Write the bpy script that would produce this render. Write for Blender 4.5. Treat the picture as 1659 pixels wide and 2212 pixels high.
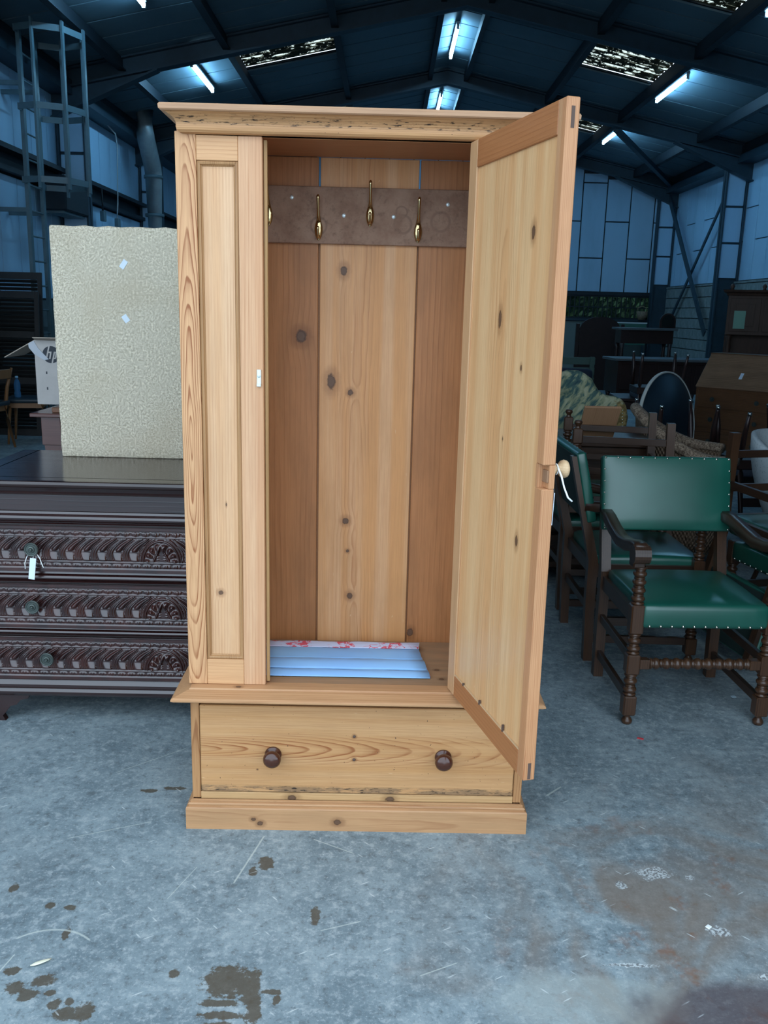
import bpy, bmesh, math, random
import numpy as np
from mathutils import Vector, Matrix
random.seed(7)
PI = math.pi
for o in list(bpy.data.objects): bpy.data.objects.remove(o)
S = bpy.context.scene
C = S.collection

# ------------------------------------------------------------------ camera, sky, exposure
FPX, PITCH, ROLL = 1900.0, math.radians(12.87), math.radians(1.42)
cd = bpy.data.cameras.new('camera'); cam = bpy.data.objects.new('camera', cd); C.objects.link(cam); S.camera = cam
cd.sensor_fit = 'VERTICAL'; cd.sensor_height = 24.0; cd.lens = 24.0 * FPX / 2212.0
cd.clip_start = 0.02; cd.clip_end = 200
_a = Vector((0, math.cos(PITCH), -math.sin(PITCH))); _u = Vector((0, math.sin(PITCH), math.cos(PITCH))); _x = Vector((1, 0, 0))
_r = _x * math.cos(ROLL) + _u * math.sin(ROLL); _up = _u * math.cos(ROLL) - _x * math.sin(ROLL)
cam.matrix_world = Matrix(((_r.x, _up.x, -_a.x, 0), (_r.y, _up.y, -_a.y, 0), (_r.z, _up.z, -_a.z, 1.55), (0, 0, 0, 1)))
world = bpy.data.worlds.new('overcast_sky'); S.world = world; world.use_nodes = True
bg = world.node_tree.nodes['Background']; bg.inputs[0].default_value = (0.70, 0.88, 1.06, 1); bg.inputs[1].default_value = 1.9
S.view_settings.view_transform = 'Standard'; S.view_settings.look = 'None'
S.view_settings.gamma = 1.0; S.view_settings.use_curve_mapping = False
S.view_settings.exposure = 0.64
TUBE = 42.0   # emission of the fluorescent tubes

# ------------------------------------------------------------------ node helpers
class G:
    def __init__(s, name, rough=.5, spec=.5):
        s.m = bpy.data.materials.new(name); s.m.use_nodes = True
        s.t = s.m.node_tree; s.n = s.t.nodes; s.b = s.n['Principled BSDF']; s.out = s.n['Material Output']
        s.b.inputs['Roughness'].default_value = rough; s.b.inputs['Specular IOR Level'].default_value = spec
        s._tc = None
    def put(s, sock, v):
        if isinstance(v, bpy.types.NodeSocket): s.t.links.new(v, sock)
        elif isinstance(v, (tuple, list)) and len(v) == 3 and sock.type == 'RGBA': sock.default_value = (*v, 1)
        else: sock.default_value = v
    def obj(s):
        if not s._tc: s._tc = s.n.new('ShaderNodeTexCoord')
        return s._tc.outputs['Object']
    def M(s, op, a, b=None, c=None, clamp=False):
        n = s.n.new('ShaderNodeMath'); n.operation = op; n.use_clamp = clamp
        for i, v in enumerate((a, b, c)):
            if v is not None: s.put(n.inputs[i], v)
        return n.outputs[0]
    def sep(s, v):
        n = s.n.new('ShaderNodeSeparateXYZ'); s.put(n.inputs[0], v); return n.outputs
    def comb(s, x, y, z):
        n = s.n.new('ShaderNodeCombineXYZ')
        for i, v in enumerate((x, y, z)): s.put(n.inputs[i], v)
        return n.outputs[0]
    def scl(s, v, k):
        n = s.n.new('ShaderNodeVectorMath'); n.operation = 'MULTIPLY'; s.put(n.inputs[0], v); n.inputs[1].default_value = k
        return n.outputs[0]
    def noise(s, v, scale, detail=2, rough=.5, dist=0):
        n = s.n.new('ShaderNodeTexNoise'); s.put(n.inputs['Vector'], v); n.inputs['Scale'].default_value = scale
        n.inputs['Detail'].default_value = detail; n.inputs['Roughness'].default_value = rough; n.inputs['Distortion'].default_value = dist
        return n.outputs[0]
    def vor(s, v, scale, feat='F1'):
        n = s.n.new('ShaderNodeTexVoronoi'); n.feature = feat; s.put(n.inputs['Vector'], v); n.inputs['Scale'].default_value = scale
        return n
    def ramp(s, f, pts, interp='LINEAR'):
        n = s.n.new('ShaderNodeValToRGB'); s.put(n.inputs[0], f); e = n.color_ramp; e.interpolation = interp
        while len(e.elements) < len(pts): e.elements.new(.5)
        for k, (p, c) in enumerate(pts):
            e.elements[k].position = p; e.elements[k].color = (c, c, c, 1) if isinstance(c, (int, float)) else (*c, 1)
        return n.outputs[0]
    def step(s, f, lo, hi):
        n = s.n.new('ShaderNodeMapRange'); n.interpolation_type = 'SMOOTHSTEP'; s.put(n.inputs[0], f)
        n.inputs[1].default_value = lo; n.inputs[2].default_value = hi
        return n.outputs[0]
    def mix(s, f, a, b, mode='MIX'):
        n = s.n.new('ShaderNodeMix'); n.data_type = 'RGBA'; n.blend_type = mode
        s.put(n.inputs[0], f); s.put(n.inputs[6], a); s.put(n.inputs[7], b); return n.outputs[2]
    def col(s, c): s.put(s.b.inputs['Base Color'], c)
    def bump(s, h, k=.3, d=.01):
        n = s.n.new('ShaderNodeBump'); n.inputs['Strength'].default_value = k; n.inputs['Distance'].default_value = d
        s.put(n.inputs['Height'], h); s.t.links.new(n.outputs[0], s.b.inputs['Normal'])
    def ell(s, u, w, cu, cw, ru, rw):
        a = s.M('DIVIDE', s.M('SUBTRACT', u, cu), ru); b = s.M('DIVIDE', s.M('SUBTRACT', w, cw), rw)
        return s.M('SQRT', s.M('ADD', s.M('MULTIPLY', a, a), s.M('MULTIPLY', b, b)))

AX = {'X': 0, 'Y': 1, 'Z': 2}
def wood(name, c1, c2, ax='Z', face='X', cu=0., v0=.05, slope=.04, freq=70, wob=.012, con=.7, rough=.45, knots=(), seed=0., blotch=.25, spec=.35, worn=None, tint=None, fade=None, vin=False, streak=None):
    c1_ = c1
    """flat sawn board: growth rings cut at a shallow angle, fibre, blotches, knots"""
    g = G(name, rough, spec); P_obj = g.obj(); P = g.sep(P_obj)
    u, w = P[AX[face]], P[AX[ax]]
    v = P[3 - AX[face] - AX[ax]]
    lo = g.noise(g.comb(g.M('MULTIPLY', u, 5.), g.M('MULTIPLY', w, 2.2), g.M('ADD', v, seed)), 1.0, 2)
    lo2 = g.noise(g.comb(g.M('MULTIPLY', u, 30.), g.M('MULTIPLY', w, 7.), seed + 3.7), 1.0, 2)
    wv = g.M('ADD', g.M('MULTIPLY', g.M('SUBTRACT', lo, .5), wob * 2), g.M('MULTIPLY', g.M('SUBTRACT', lo2, .5), wob * .35))
    uu = g.M('ADD', g.M('SUBTRACT', u, cu), wv)
    vv = g.M('ADD', g.M('ADD', g.M('MULTIPLY', w, slope), v0), g.M('MULTIPLY', wv, 1.6))
    if vin: vv = g.M('ADD', vv, v)
    d = g.M('SQRT', g.M('ADD', g.M('MULTIPLY', uu, uu), g.M('MULTIPLY', vv, vv)))
    km = None
    for (ku, kw, kr, kl) in knots:
        e = g.M('ADD', g.ell(u, w, ku, kw, kr, kr * kl), g.M('MULTIPLY', g.M('SUBTRACT', g.noise(P_obj, 1.6 / kr * .5, 3, .7), .5), .9))
        bend = g.M('MULTIPLY', g.step(e, 5.0, .5), kr * .55)
        d = g.M('ADD', d, bend)
        km = e if km is None else g.M('MINIMUM', km, e)
    ring = g.M('FRACT', g.M('MULTIPLY', d, freq))
    rm = g.ramp(ring, [(0, .0), (.35, .05), (.70, .35), (.86, 1.), (.93, .9), (1., 0.)])
    pat = g.noise(g.comb(g.M('MULTIPLY', u, 26.), g.M('MULTIPLY', w, 1.6), seed + 5.), 1.0, 2)
    rm = g.M('MULTIPLY', rm, g.step(pat, .25, .65))
    if fade: rm = g.M('MULTIPLY', rm, g.M('ADD', .06, g.step(g.M('ABSOLUTE', uu), fade, fade * .25)))
    fib = g.noise(g.comb(g.M('MULTIPLY', u, 330.), g.M('MULTIPLY', w, 5.), g.M('MULTIPLY', v, 330.)), 1.0, 4, .7)
    bl = g.noise(g.comb(g.M('MULTIPLY', u, 14.), g.M('MULTIPLY', w, 3.), seed + 9.), 1.0, 4, .65)
    f = g.M('MULTIPLY', rm, con)
    f = g.M('ADD', f, g.M('MULTIPLY', g.M('SUBTRACT', fib, .43), 1.35), clamp=True)
    if streak:
        sk = g.noise(g.comb(g.M('MULTIPLY', u, 24.), g.M('MULTIPLY', w, .5), seed + 1.3), 1.0, 3, .55)
        c1 = g.mix(g.step(sk, .36, .66), c1, streak)
    c = g.mix(f, c1, c2)
    c = g.mix(g.M('MULTIPLY', g.step(bl, .35, .75), blotch), c, tint or tuple(k * .62 for k in c1_))
    if km is not None:
        c = g.mix(g.M('MULTIPLY', g.step(km, 2.4, 1.0), .45), c, tuple(k * .55 for k in c2))
        c = g.mix(g.M('MULTIPLY', g.step(km, 1.05, .7), .85), c, (.05, .022, .012))
        c = g.mix(g.M('MULTIPLY', g.step(km, .75, .5), .6), c, (.16, .085, .05))
    if worn:   # a strip of bruised, grimy fibre: (axis letter, lo, hi)
        t = P[AX[worn[0]]]; ch = g.noise(g.comb(g.M('MULTIPLY', u, 60.), g.M('MULTIPLY', w, 11.), 2.), 1., 4, .7)
        ck = g.noise(g.comb(g.M('MULTIPLY', u, 260.), g.M('MULTIPLY', w, 38.), 5.), 1., 3, .6); pt_ = g.noise(P_obj, 150., 2)
        mask = g.M('MULTIPLY', g.M('MULTIPLY', g.step(t, worn[1], worn[1] + .006), g.step(t, worn[2], worn[2] - .010)), g.step(ch, .38, .54))
        c = g.mix(g.M('MULTIPLY', mask, worn[3]), c, (.17, .105, .06)); c = g.mix(g.M('MULTIPLY', mask, g.step(ck, .54, .62)), c, (.03, .018, .012))
        c = g.mix(g.step(pt_, .735, .76), c, (.06, .03, .02))
    if fade:   # handling scratches
        for q_, (a_, b_) in enumerate(((46., 9.), (22., 15.))):
            sv = g.vor(g.comb(g.M('ADD', g.M('MULTIPLY', u, a_), g.M('MULTIPLY', w, (b_ * (.5 - q_)))), g.M('MULTIPLY', w, b_ * .6), seed + q_), 1.0)
            c = g.mix(g.M('MULTIPLY', g.step(sv.outputs['Distance'], .05, .02), .35), c, (.80, .58, .36))
    g.col(c); g.bump(g.M('ADD', g.M('MULTIPLY', fib, .5), g.M('MULTIPLY', rm, .5)), .12, .002)
    return g.m

def plain(name, c, rough=.5, metal=0., var=.0, scale=20., bump=0., spec=.5, c2=None, detail=3):
    g = G(name, rough, spec); g.b.inputs['Metallic'].default_value = metal
    if var or bump:
        n = g.noise(g.obj(), scale, detail, .6)
        g.col(g.mix(g.M('MULTIPLY', g.step(n, .3, .7), var if var else 0.), c, c2 or tuple(k * .5 for k in c)))
        if bump: g.bump(n, bump, .01)
    else: g.col(c)
    return g.m

# ------------------------------------------------------------------ mesh helpers
class MB:
    def __init__(s): s.v, s.f, s.sm, s.mi = [], [], [], []
    def add(s, vs, fs, smooth=False, mi=0):
        o = len(s.v); s.v += [tuple(p) for p in vs]; s.f += [tuple(i + o for i in f) for f in fs]; s.sm += [smooth] * len(fs); s.mi += [mi] * len(fs); return s
    def box(s, x0, x1, y0, y1, z0, z1, c=0.0, M=None, mi=0):
        if x1 < x0: x0, x1 = x1, x0
        if y1 < y0: y0, y1 = y1, y0
        if z1 < z0: z0, z1 = z1, z0
        c = min(c, (x1 - x0) * .4, (y1 - y0) * .4, (z1 - z0) * .4)
        if c <= 0:
            vs = [(x, y, z) for z in (z0, z1) for y in (y0, y1) for x in (x0, x1)]
            fs = [(0, 2, 3, 1), (4, 5, 7, 6), (0, 1, 5, 4), (2, 6, 7, 3), (0, 4, 6, 2), (1, 3, 7, 5)]
        else:
            vs = []; ix = {}
            X, Y, Z = (x0, x1), (y0, y1), (z0, z1); sg = (1, -1)
            for i in (0, 1):
                for j in (0, 1):
                    for k in (0, 1):
                        for a in range(3):
                            p = [X[i], Y[j], Z[k]]
                            for b, q in enumerate((i, j, k)):
                                if b != a: p[b] += c * sg[q]
                            ix[(i, j, k, a)] = len(vs); vs.append(tuple(p))
            fs = []
            for a in range(3):
                for e in (0, 1):
                    b1, b2 = (a + 1) % 3, (a + 2) % 3; q = []
                    for (s1, s2) in ((0, 0), (1, 0), (1, 1), (0, 1)):
                        t = [0, 0, 0]; t[a] = e; t[b1] = s1; t[b2] = s2; q.append(ix[(*t, a)])
                    fs.append(tuple(q) if e else tuple(q[::-1]))
            for a in range(3):
                b1, b2 = (a + 1) % 3, (a + 2) % 3
                for s1 in (0, 1):
                    for s2 in (0, 1):
                        t0 = [0, 0, 0]; t0[b1] = s1; t0[b2] = s2; t1 = list(t0); t1[a] = 1
                        fs.append((ix[(*t0, b1)], ix[(*t1, b1)], ix[(*t1, b2)], ix[(*t0, b2)]))
            for i in (0, 1):
                for j in (0, 1):
                    for k in (0, 1): fs.append(tuple(ix[(i, j, k, a)] for a in range(3)))
        if M is not None: vs = [tuple(M @ Vector(p)) for p in vs]
        return s.add(vs, fs, False, mi)
    def lathe(s, prof, n=20, M=None, smooth=True, a0=0., a1=2 * PI, mi=0):
        """prof: (r, z) list, turned about z"""
        full = abs(a1 - a0 - 2 * PI) < 1e-6; m = n if full else n + 1; vs = []; fs = []
        for r, z in prof:
            for k in range(m):
                a = a0 + (a1 - a0) * k / n; vs.append((max(r, 1e-5) * math.cos(a), max(r, 1e-5) * math.sin(a), z))
        for i in range(len(prof) - 1):
            for k in range(n):
                k2 = (k + 1) % m; fs.append((i * m + k, i * m + k2, (i + 1) * m + k2, (i + 1) * m + k))
        if M is not None: vs = [tuple(M @ Vector(p)) for p in vs]
        return s.add(vs, fs, smooth, mi)
    def tube(s, pts, rad, n=10, smooth=True, flat=1.0, caps=True, up=Vector((0, 0, 1)), mi=0):
        """rad: number or list; flat squashes the second axis"""
        P = [Vector(p) for p in pts]; m = len(P); rs = rad if isinstance(rad, (list, tuple)) else [rad] * m; vs = []; fs = []
        for i in range(m):
            t = (P[min(i + 1, m - 1)] - P[max(i - 1, 0)]).normalized(); a = t.cross(up)
            if a.length < 1e-3: a = t.cross(Vector((1, 0, 0)))
            a.normalize(); b = a.cross(t)
            for k in range(n):
                q = 2 * PI * k / n; vs.append(P[i] + a * (rs[i] * math.cos(q)) + b * (rs[i] * flat * math.sin(q)))
        for i in range(m - 1):
            for k in range(n): fs.append((i * n + k, i * n + (k + 1) % n, (i + 1) * n + (k + 1) % n, (i + 1) * n + k))
        if caps: fs += [tuple(range(n))[::-1], tuple((m - 1) * n + k for k in range(n))]
        return s.add(vs, fs, smooth, mi)
    def bar(s, p, q, w, h, up=Vector((0, 0, 1)), c=0., mi=0):
        """rectangular bar from p to q; w across, h along up"""
        p, q = Vector(p), Vector(q); t = q - p; L = t.length; t.normalize(); a = t.cross(up)
        if a.length < 1e-3: a = t.cross(Vector((0, 1, 0)))
        a.normalize(); b = a.cross(t)
        M = Matrix(((a.x, t.x, b.x, p.x), (a.y, t.y, b.y, p.y), (a.z, t.z, b.z, p.z), (0, 0, 0, 1)))
        return s.box(-w / 2, w / 2, 0, L, -h / 2, h / 2, c, M, mi)
    def prism(s, poly, axis, a, b, M=None, mi=0, smooth=False):
        """poly of 2d points extruded along axis; (p,q) map to the remaining axes in order"""
        n = len(poly); vs = []
        for t in (a, b):
            for p, q in poly:
                vs.append({'X': (t, p, q), 'Y': (p, t, q), 'Z': (p, q, t)}[axis])
        fs = [tuple(range(n))[::-1], tuple(range(n, 2 * n))]
        sd = [(i, (i + 1) % n, n + (i + 1) % n, n + i) for i in range(n)]
        if M is not None: vs = [tuple(M @ Vector(p)) for p in vs]
        o = len(s.v); s.add(vs, fs, False, mi)
        s.f += [tuple(i + o for i in f) for f in sd]; s.sm += [smooth] * n; s.mi += [mi] * n
        return s
    def sweep(s, path, prof, smooth=False, mi=0, caps=True):
        """path: open list of (x,y), right-hand side is outward; prof: closed list of (out, z) mitred along it"""
        P = [Vector((x, y)) for x, y in path]; m, n = len(P), len(prof); vs = []; fs = []
        for i in range(m):
            ns = []
            if i > 0: d = (P[i] - P[i - 1]).normalized(); ns.append(Vector((d.y, -d.x)))
            if i < m - 1: d = (P[i + 1] - P[i]).normalized(); ns.append(Vector((d.y, -d.x)))
            if len(ns) == 2:
                b = (ns[0] + ns[1]); b = b / b.length_squared * 2
            else: b = ns[0]
            for o, z in prof: q = P[i] + b * o; vs.append((q.x, q.y, z))
        for i in range(m - 1):
            for k in range(n): fs.append((i * n + k, i * n + (k + 1) % n, (i + 1) * n + (k + 1) % n, (i + 1) * n + k))
        if caps: fs += [tuple(range(n))[::-1], tuple((m - 1) * n + k for k in range(n))]
        return s.add(vs, fs, smooth, mi)
    def mesh(s, name, mats):
        me = bpy.data.meshes.new(name); me.from_pydata(s.v, [], s.f)
        for m in (mats if isinstance(mats, (list, tuple)) else [mats]): me.materials.append(m)
        me.polygons.foreach_set('use_smooth', s.sm); me.polygons.foreach_set('material_index', s.mi)
        bm = bmesh.new(); bm.from_mesh(me); bmesh.ops.recalc_face_normals(bm, faces=bm.faces); bm.to_mesh(me); bm.free()
        return me
    def build(s, name, mats, parent=None, loc=(0, 0, 0), rot=(0, 0, 0)):
        return link(name, s.mesh(name, mats), parent, loc, rot)
def link(name, me, parent=None, loc=(0, 0, 0), rot=(0, 0, 0)):
    o = bpy.data.objects.new(name, me); C.objects.link(o); o.parent = parent; o.location = loc; o.rotation_euler = rot; return o
def tag(o, label=None, cat=None, group=None, kind=None):
    for k, v in (('label', label), ('category', cat), ('group', group), ('kind', kind)):
        if v: o[k] = v
    return o
def thing(name, label, cat, loc=(0, 0, 0), rz=0., group=None):
    o = bpy.data.objects.new(name, None); C.objects.link(o); o.location = loc; o.rotation_euler = (0, 0, rz); o.empty_display_size = .1
    return tag(o, label, cat, group)
def copy_tree(o, parent=None):
    c = o.copy(); C.objects.link(c); c.parent = parent
    for ch in list(o.children): copy_tree(ch, c)
    return c
def smooth_box(name, mat, x0, x1, y0, y1, z0, z1, r, parent=None, fn=None, seg=4, div=8):
    """cushion-like rounded box; fn(v) displaces"""
    bm = bmesh.new(); bmesh.ops.create_cube(bm, size=1.0)
    for v in bm.verts: v.co = Vector(((x0 + x1) / 2 + v.co.x * (x1 - x0), (y0 + y1) / 2 + v.co.y * (y1 - y0), (z0 + z1) / 2 + v.co.z * (z1 - z0)))
    bmesh.ops.bevel(bm, geom=bm.edges[:], offset=r, segments=seg, affect='EDGES', profile=.5)
    if div:
        for ax, lo, hi in ((0, x0, x1), (1, y0, y1), (2, z0, z1)):
            L = hi - lo; k = max(1, min(div, int(L / .045)))
            for i in range(1, k):
                co = Vector((0, 0, 0)); no = Vector((0, 0, 0)); co[ax] = lo + r + (L - 2 * r) * i / k; no[ax] = 1
                bmesh.ops.bisect_plane(bm, geom=bm.verts[:] + bm.edges[:] + bm.faces[:], plane_co=co, plane_no=no)
    if fn:
        for v in bm.verts: v.co = fn(v.co.copy())
    bmesh.ops.recalc_face_normals(bm, faces=bm.faces)
    me = bpy.data.meshes.new(name); bm.to_mesh(me); bm.free(); me.materials.append(mat)
    me.polygons.foreach_set('use_smooth', [True] * len(me.polygons))
    return link(name, me, parent)
def dome_mesh(name, mat, r=.006, h=.004, n=8):
    return MB().lathe([(r, 0), (r * .85, h * .55), (r * .5, h * .9), (0, h)], n).mesh(name, mat)
RX90 = Matrix.Rotation(PI / 2, 4, 'X')     # z axis -> -y
def at(x, y, z): return Matrix.Translation((x, y, z))

# ------------------------------------------------------------------ materials: the shed
def floor_material():
    g = G('stained_concrete', .62, .35); P = g.obj(); x, y, z = g.sep(P)
    n1 = g.noise(P, 1.1, 4, .6); n2 = g.noise(P, 5., 5, .65); n3 = g.noise(P, 34., 4, .7); n4 = g.noise(P, 130., 2, .6)
    n5 = g.noise(g.scl(P, (1, 1, 1)), 2.3, 3, .6, 1.2)
    c = g.mix(g.step(n2, .32, .68), (.158, .208, .232), (.268, .332, .355))
    c = g.mix(g.M('MULTIPLY', g.step(n3, .50, .66), .6), c, (.41, .455, .465))
    c = g.mix(g.M('MULTIPLY', g.step(n3, .48, .30), .6), c, (.085, .095, .10))
    c = g.mix(g.M('MULTIPLY', g.step(n4, .56, .72), .5), c, (.46, .50, .51)); c = g.mix(g.M('MULTIPLY', g.step(n4, .42, .28), .4), c, (.06, .075, .08))
    c = g.mix(g.M('MULTIPLY', g.step(n1, .55, .72), .35), c, (.13, .125, .12))
    right = g.step(g.M('ADD', x, g.M('MULTIPLY', g.M('SUBTRACT', n5, .5), .9)), .05, .75)
    near = g.step(y, 3.0, 2.0)
    br = g.M('MULTIPLY', g.M('MULTIPLY', right, near), g.step(n5, .36, .62))
    c = g.mix(g.M('MULTIPLY', br, .75), c, (.19, .135, .095))
    rust = g.M('MULTIPLY', g.M('MULTIPLY', right, near), g.step(g.noise(P, 7.5, 4, .7), .55, .7))
    c = g.mix(g.M('MULTIPLY', rust, .6), c, (.21, .09, .045))
    pale = g.M('MULTIPLY', g.step(g.M('ADD', g.ell(x, y, .50, 1.74, .26, .10), g.M('MULTIPLY', g.M('SUBTRACT', n2, .5), 1.6)), 1.1, .7), .5)
    c = g.mix(pale, c, (.38, .42, .40))
    plum = g.step(g.M('ADD', g.ell(x, y, .86, 1.66, .30, .15), g.M('MULTIPLY', g.M('SUBTRACT', n5, .5), 1.2)), 1.15, .7)
    c = g.mix(g.M('MULTIPLY', plum, .75), c, (.075, .045, .048))
    # wet foot print and drips
    wob = g.M('MULTIPLY', g.M('SUBTRACT', n3, .5), 2.4); wet = None
    for (sx, sy, rx, ry) in [(-.338, 1.775, .062, .050), (-.283, 1.755, .022, .055), (-.348, 1.705, .05, .012), (-.335, 1.672, .045, .012), (-.33, 1.64, .04, .012), (-.268, 1.69, .018, .045), (-.235, 1.745, .03, .008), (-.22, 1.72, .008, .012),
                             (-.77, 1.76, .028, .018), (-.79, 1.715, .02, .02), (-.83, 1.735, .02, .018), (-.855, 1.79, .018, .016), (-.685, 1.665, .026, .02), (-.65, 1.672, .022, .028), (-.72, 1.69, .016, .016), (-.74, 1.725, .012, .01), (-.69, 1.70, .012, .012),
                             (-.155, 2.012, .012, .035), (-.312, 2.23, .022, .03), (-.345, 2.19, .012, .02), (-.979, 2.094, .012, .02), (-.852, 2.025, .014, .012), (-.80, 2.02, .016, .01), (-.473, 1.792, .014, .014), (-.775, 1.92, .010, .02),
                             (-.74, 2.60, .03, .01), (-.66, 2.62, .04, .01)]:
        e = g.ell(x, y, sx, sy, rx, ry); wet = e if wet is None else g.M('MINIMUM', wet, e)
    wet = g.step(g.M('ADD', wet, wob), 1.15, .85)
    c = g.mix(g.M('MULTIPLY', wet, .85), c, (.085, .062, .036))
    # chips and scratches in the surface
    chip = None
    for (sx, sy, rx, ry) in [(.793, 2.231, .048, .032), (.687, 2.171, .016, .016), (.894, 2.21, .014, .014), (.90, 1.99, .03, .02), (.64, 1.86, .07, .008), (.96, 1.83, .05, .012)]:
        e = g.ell(x, y, sx, sy, rx, ry); chip = e if chip is None else g.M('MINIMUM', chip, e)
    chip = g.step(g.M('ADD', chip, g.M('MULTIPLY', wob, 1.3)), 1.1, .75)
    c = g.mix(g.M('MULTIPLY', chip, .8), c, g.mix(g.step(n4, .4, .6), (.62, .66, .66), (.16, .16, .16)))
    lines = None
    for (x0, y0, x1, y1, w) in [(-.333, 2.378, -.393, 2.123, .0032), (-.93, 2.32, -.68, 2.43, .002), (-.90, 1.72, -.87, 1.86, .0022), (-.68, 2.9, -.9, 2.7, .002), (.55, 2.62, .63, 2.70, .004), (-.2, 2.36, -.05, 2.28, .0022), (.1, 1.8, .22, 1.86, .002), (-.15, 1.95, -.02, 2.0, .002), (-.56, 2.05, -.50, 2.22, .0015)]:
        L = math.hypot(x1 - x0, y1 - y0); tx, ty = (x1 - x0) / L, (y1 - y0) / L
        dx, dy = g.M('SUBTRACT', x, x0), g.M('SUBTRACT', y, y0)
        t = g.M('ADD', g.M('MULTIPLY', dx, tx), g.M('MULTIPLY', dy, ty)); q = g.M('ABSOLUTE', g.M('SUBTRACT', g.M('MULTIPLY', dx, ty), g.M('MULTIPLY', dy, tx)))
        q = g.M('ADD', q, g.M('MULTIPLY', g.M('ABSOLUTE', g.M('SUBTRACT', t, L / 2)), .002))
        e = g.M('ADD', g.M('DIVIDE', q, w), g.M('MULTIPLY', g.step(g.M('ABSOLUTE', g.M('SUBTRACT', t, L / 2)), L / 2 - .02, L / 2), 3.))
        lines = e if lines is None else g.M('MINIMUM', lines, e)
    e = g.M('ADD', g.M('DIVIDE', g.M('ABSOLUTE', g.M('SUBTRACT', g.M('SQRT', g.M('ADD', g.M('POWER', g.M('SUBTRACT', x, -.80), 2.), g.M('POWER', g.M('SUBTRACT', y, 1.80), 2.))), .135)), .0035), g.M('MULTIPLY', g.step(y, 1.905, 1.88), 4.))
    lines = g.M('MINIMUM', lines, e)
    c = g.mix(g.M('MULTIPLY', g.step(g.M('ADD', lines, g.M('MULTIPLY', g.M('SUBTRACT', n4, .5), 1.)), 1.1, .5), .5), c, (.62, .66, .60))
    # a field of short random scuffs
    sc = g.vor(g.comb(g.M('MULTIPLY', g.M('ADD', x, y), 26.), g.M('MULTIPLY', g.M('SUBTRACT', x, y), 4.5), 0.), 1.0)
    sc2 = g.vor(g.comb(g.M('MULTIPLY', g.M('ADD', x, g.M('MULTIPLY', y, -1.6)), 22.), g.M('MULTIPLY', g.M('ADD', y, x), 4.), 4.), 1.0)
    for s_ in (sc, sc2):
        c = g.mix(g.M('MULTIPLY', g.M('MULTIPLY', g.step(s_.outputs['Distance'], .10, .04), g.step(n2, .38, .55)), .7), c, (.62, .66, .65))
    g.col(c)
    g.put(g.b.inputs['Roughness'], g.M('SUBTRACT', .68, g.M('MULTIPLY', g.step(n2, .4, .7), .2)))
    g.bump(g.M('ADD', g.M('MULTIPLY', n3, .6), g.M('MULTIPLY', n4, .4)), .25, .004)
    return g.m
def panel_mat(name, c, dirt):
    g = G(name, .6, .3); P = g.obj(); x, y, z = g.sep(P)
    n = g.noise(g.comb(g.M('MULTIPLY', x, 2.), g.M('MULTIPLY', y, 2.), g.M('MULTIPLY', z, .5)), 1., 4, .6)
    g.col(g.mix(g.M('MULTIPLY', g.step(n, .45, .75), .35), c, dirt)); return g.m
M_floor = floor_material()
M_roof = panel_mat('ceiling_lining', (.115, .175, .21), (.07, .115, .145))
M_dark = plain('dark_void', (.012, .016, .020), .8)
M_steel = plain('blue_grey_steel', (.022, .050, .072), .5, 0., .4, 6.)
M_steel_dark = plain('dark_steel', (.010, .019, .028), .6, 0., .4, 6.)
M_wall = panel_mat('white_wall_board', (.37, .58, .76), (.24, .41, .56))
M_brickm = plain('concrete_block', (.22, .27, .27), .85, 0., .6, 9., .4)
M_mortar = plain('mortar', (.11, .12, .115), .9)
M_galv = plain('grey_paint', (.10, .17, .20), .45, 0., .3, 9.)
M_tube = G('lit_tube'); M_tube.b.inputs['Emission Color'].default_value = (.34, .76, 1.15, 1); M_tube.b.inputs['Emission Strength'].default_value = TUBE; M_tube = M_tube.m
M_white = plain('white_enamel', (.75, .78, .78), .4)
def skylight_mat():
    g = G('mossy_rooflight', .6, .3); P = g.obj(); x, y, z = g.sep(P)
    a = g.noise(g.comb(g.M('MULTIPLY', x, 2.2), g.M('MULTIPLY', y, 10.), 0.), 1., 5, .75); b = g.noise(P, 9., 5, .75)
    k = g.step(g.M('ADD', g.M('MULTIPLY', a, .55), g.M('MULTIPLY', b, .45)), .515, .56)
    tr = g.n.new('ShaderNodeBsdfTransparent'); tr.inputs[0].default_value = (.42, .42, .34, 1)
    mossc = g.mix(g.step(b, .3, .6), (.02, .018, .010), (.08, .065, .03)); g.col(mossc)
    mx = g.n.new('ShaderNodeMixShader'); g.put(mx.inputs[0], k); g.t.links.new(g.b.outputs[0], mx.inputs[1]); g.t.links.new(tr.outputs[0], mx.inputs[2])
    g.t.links.new(mx.outputs[0], g.out.inputs['Surface']); return g.m
M_sky = skylight_mat()
def glass_mat(name, tint, dirt=.4):
    g = G(name, .15, .5); tr = g.n.new('ShaderNodeBsdfTransparent'); tr.inputs[0].default_value = (*tint, 1)
    g.col((.10, .13, .11)); mx = g.n.new('ShaderNodeMixShader'); n = g.noise(g.obj(), 6., 4, .7)
    g.put(mx.inputs[0], g.M('ADD', .12, g.M('MULTIPLY', g.step(n, .4, .7), dirt))); g.t.links.new(tr.outputs[0], mx.inputs[1]); g.t.links.new(g.b.outputs[0], mx.inputs[2])
    g.t.links.new(mx.outputs[0], g.out.inputs['Surface']); return g.m
M_glass = glass_mat('grimy_glass', (.50, .60, .50), .25)

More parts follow.
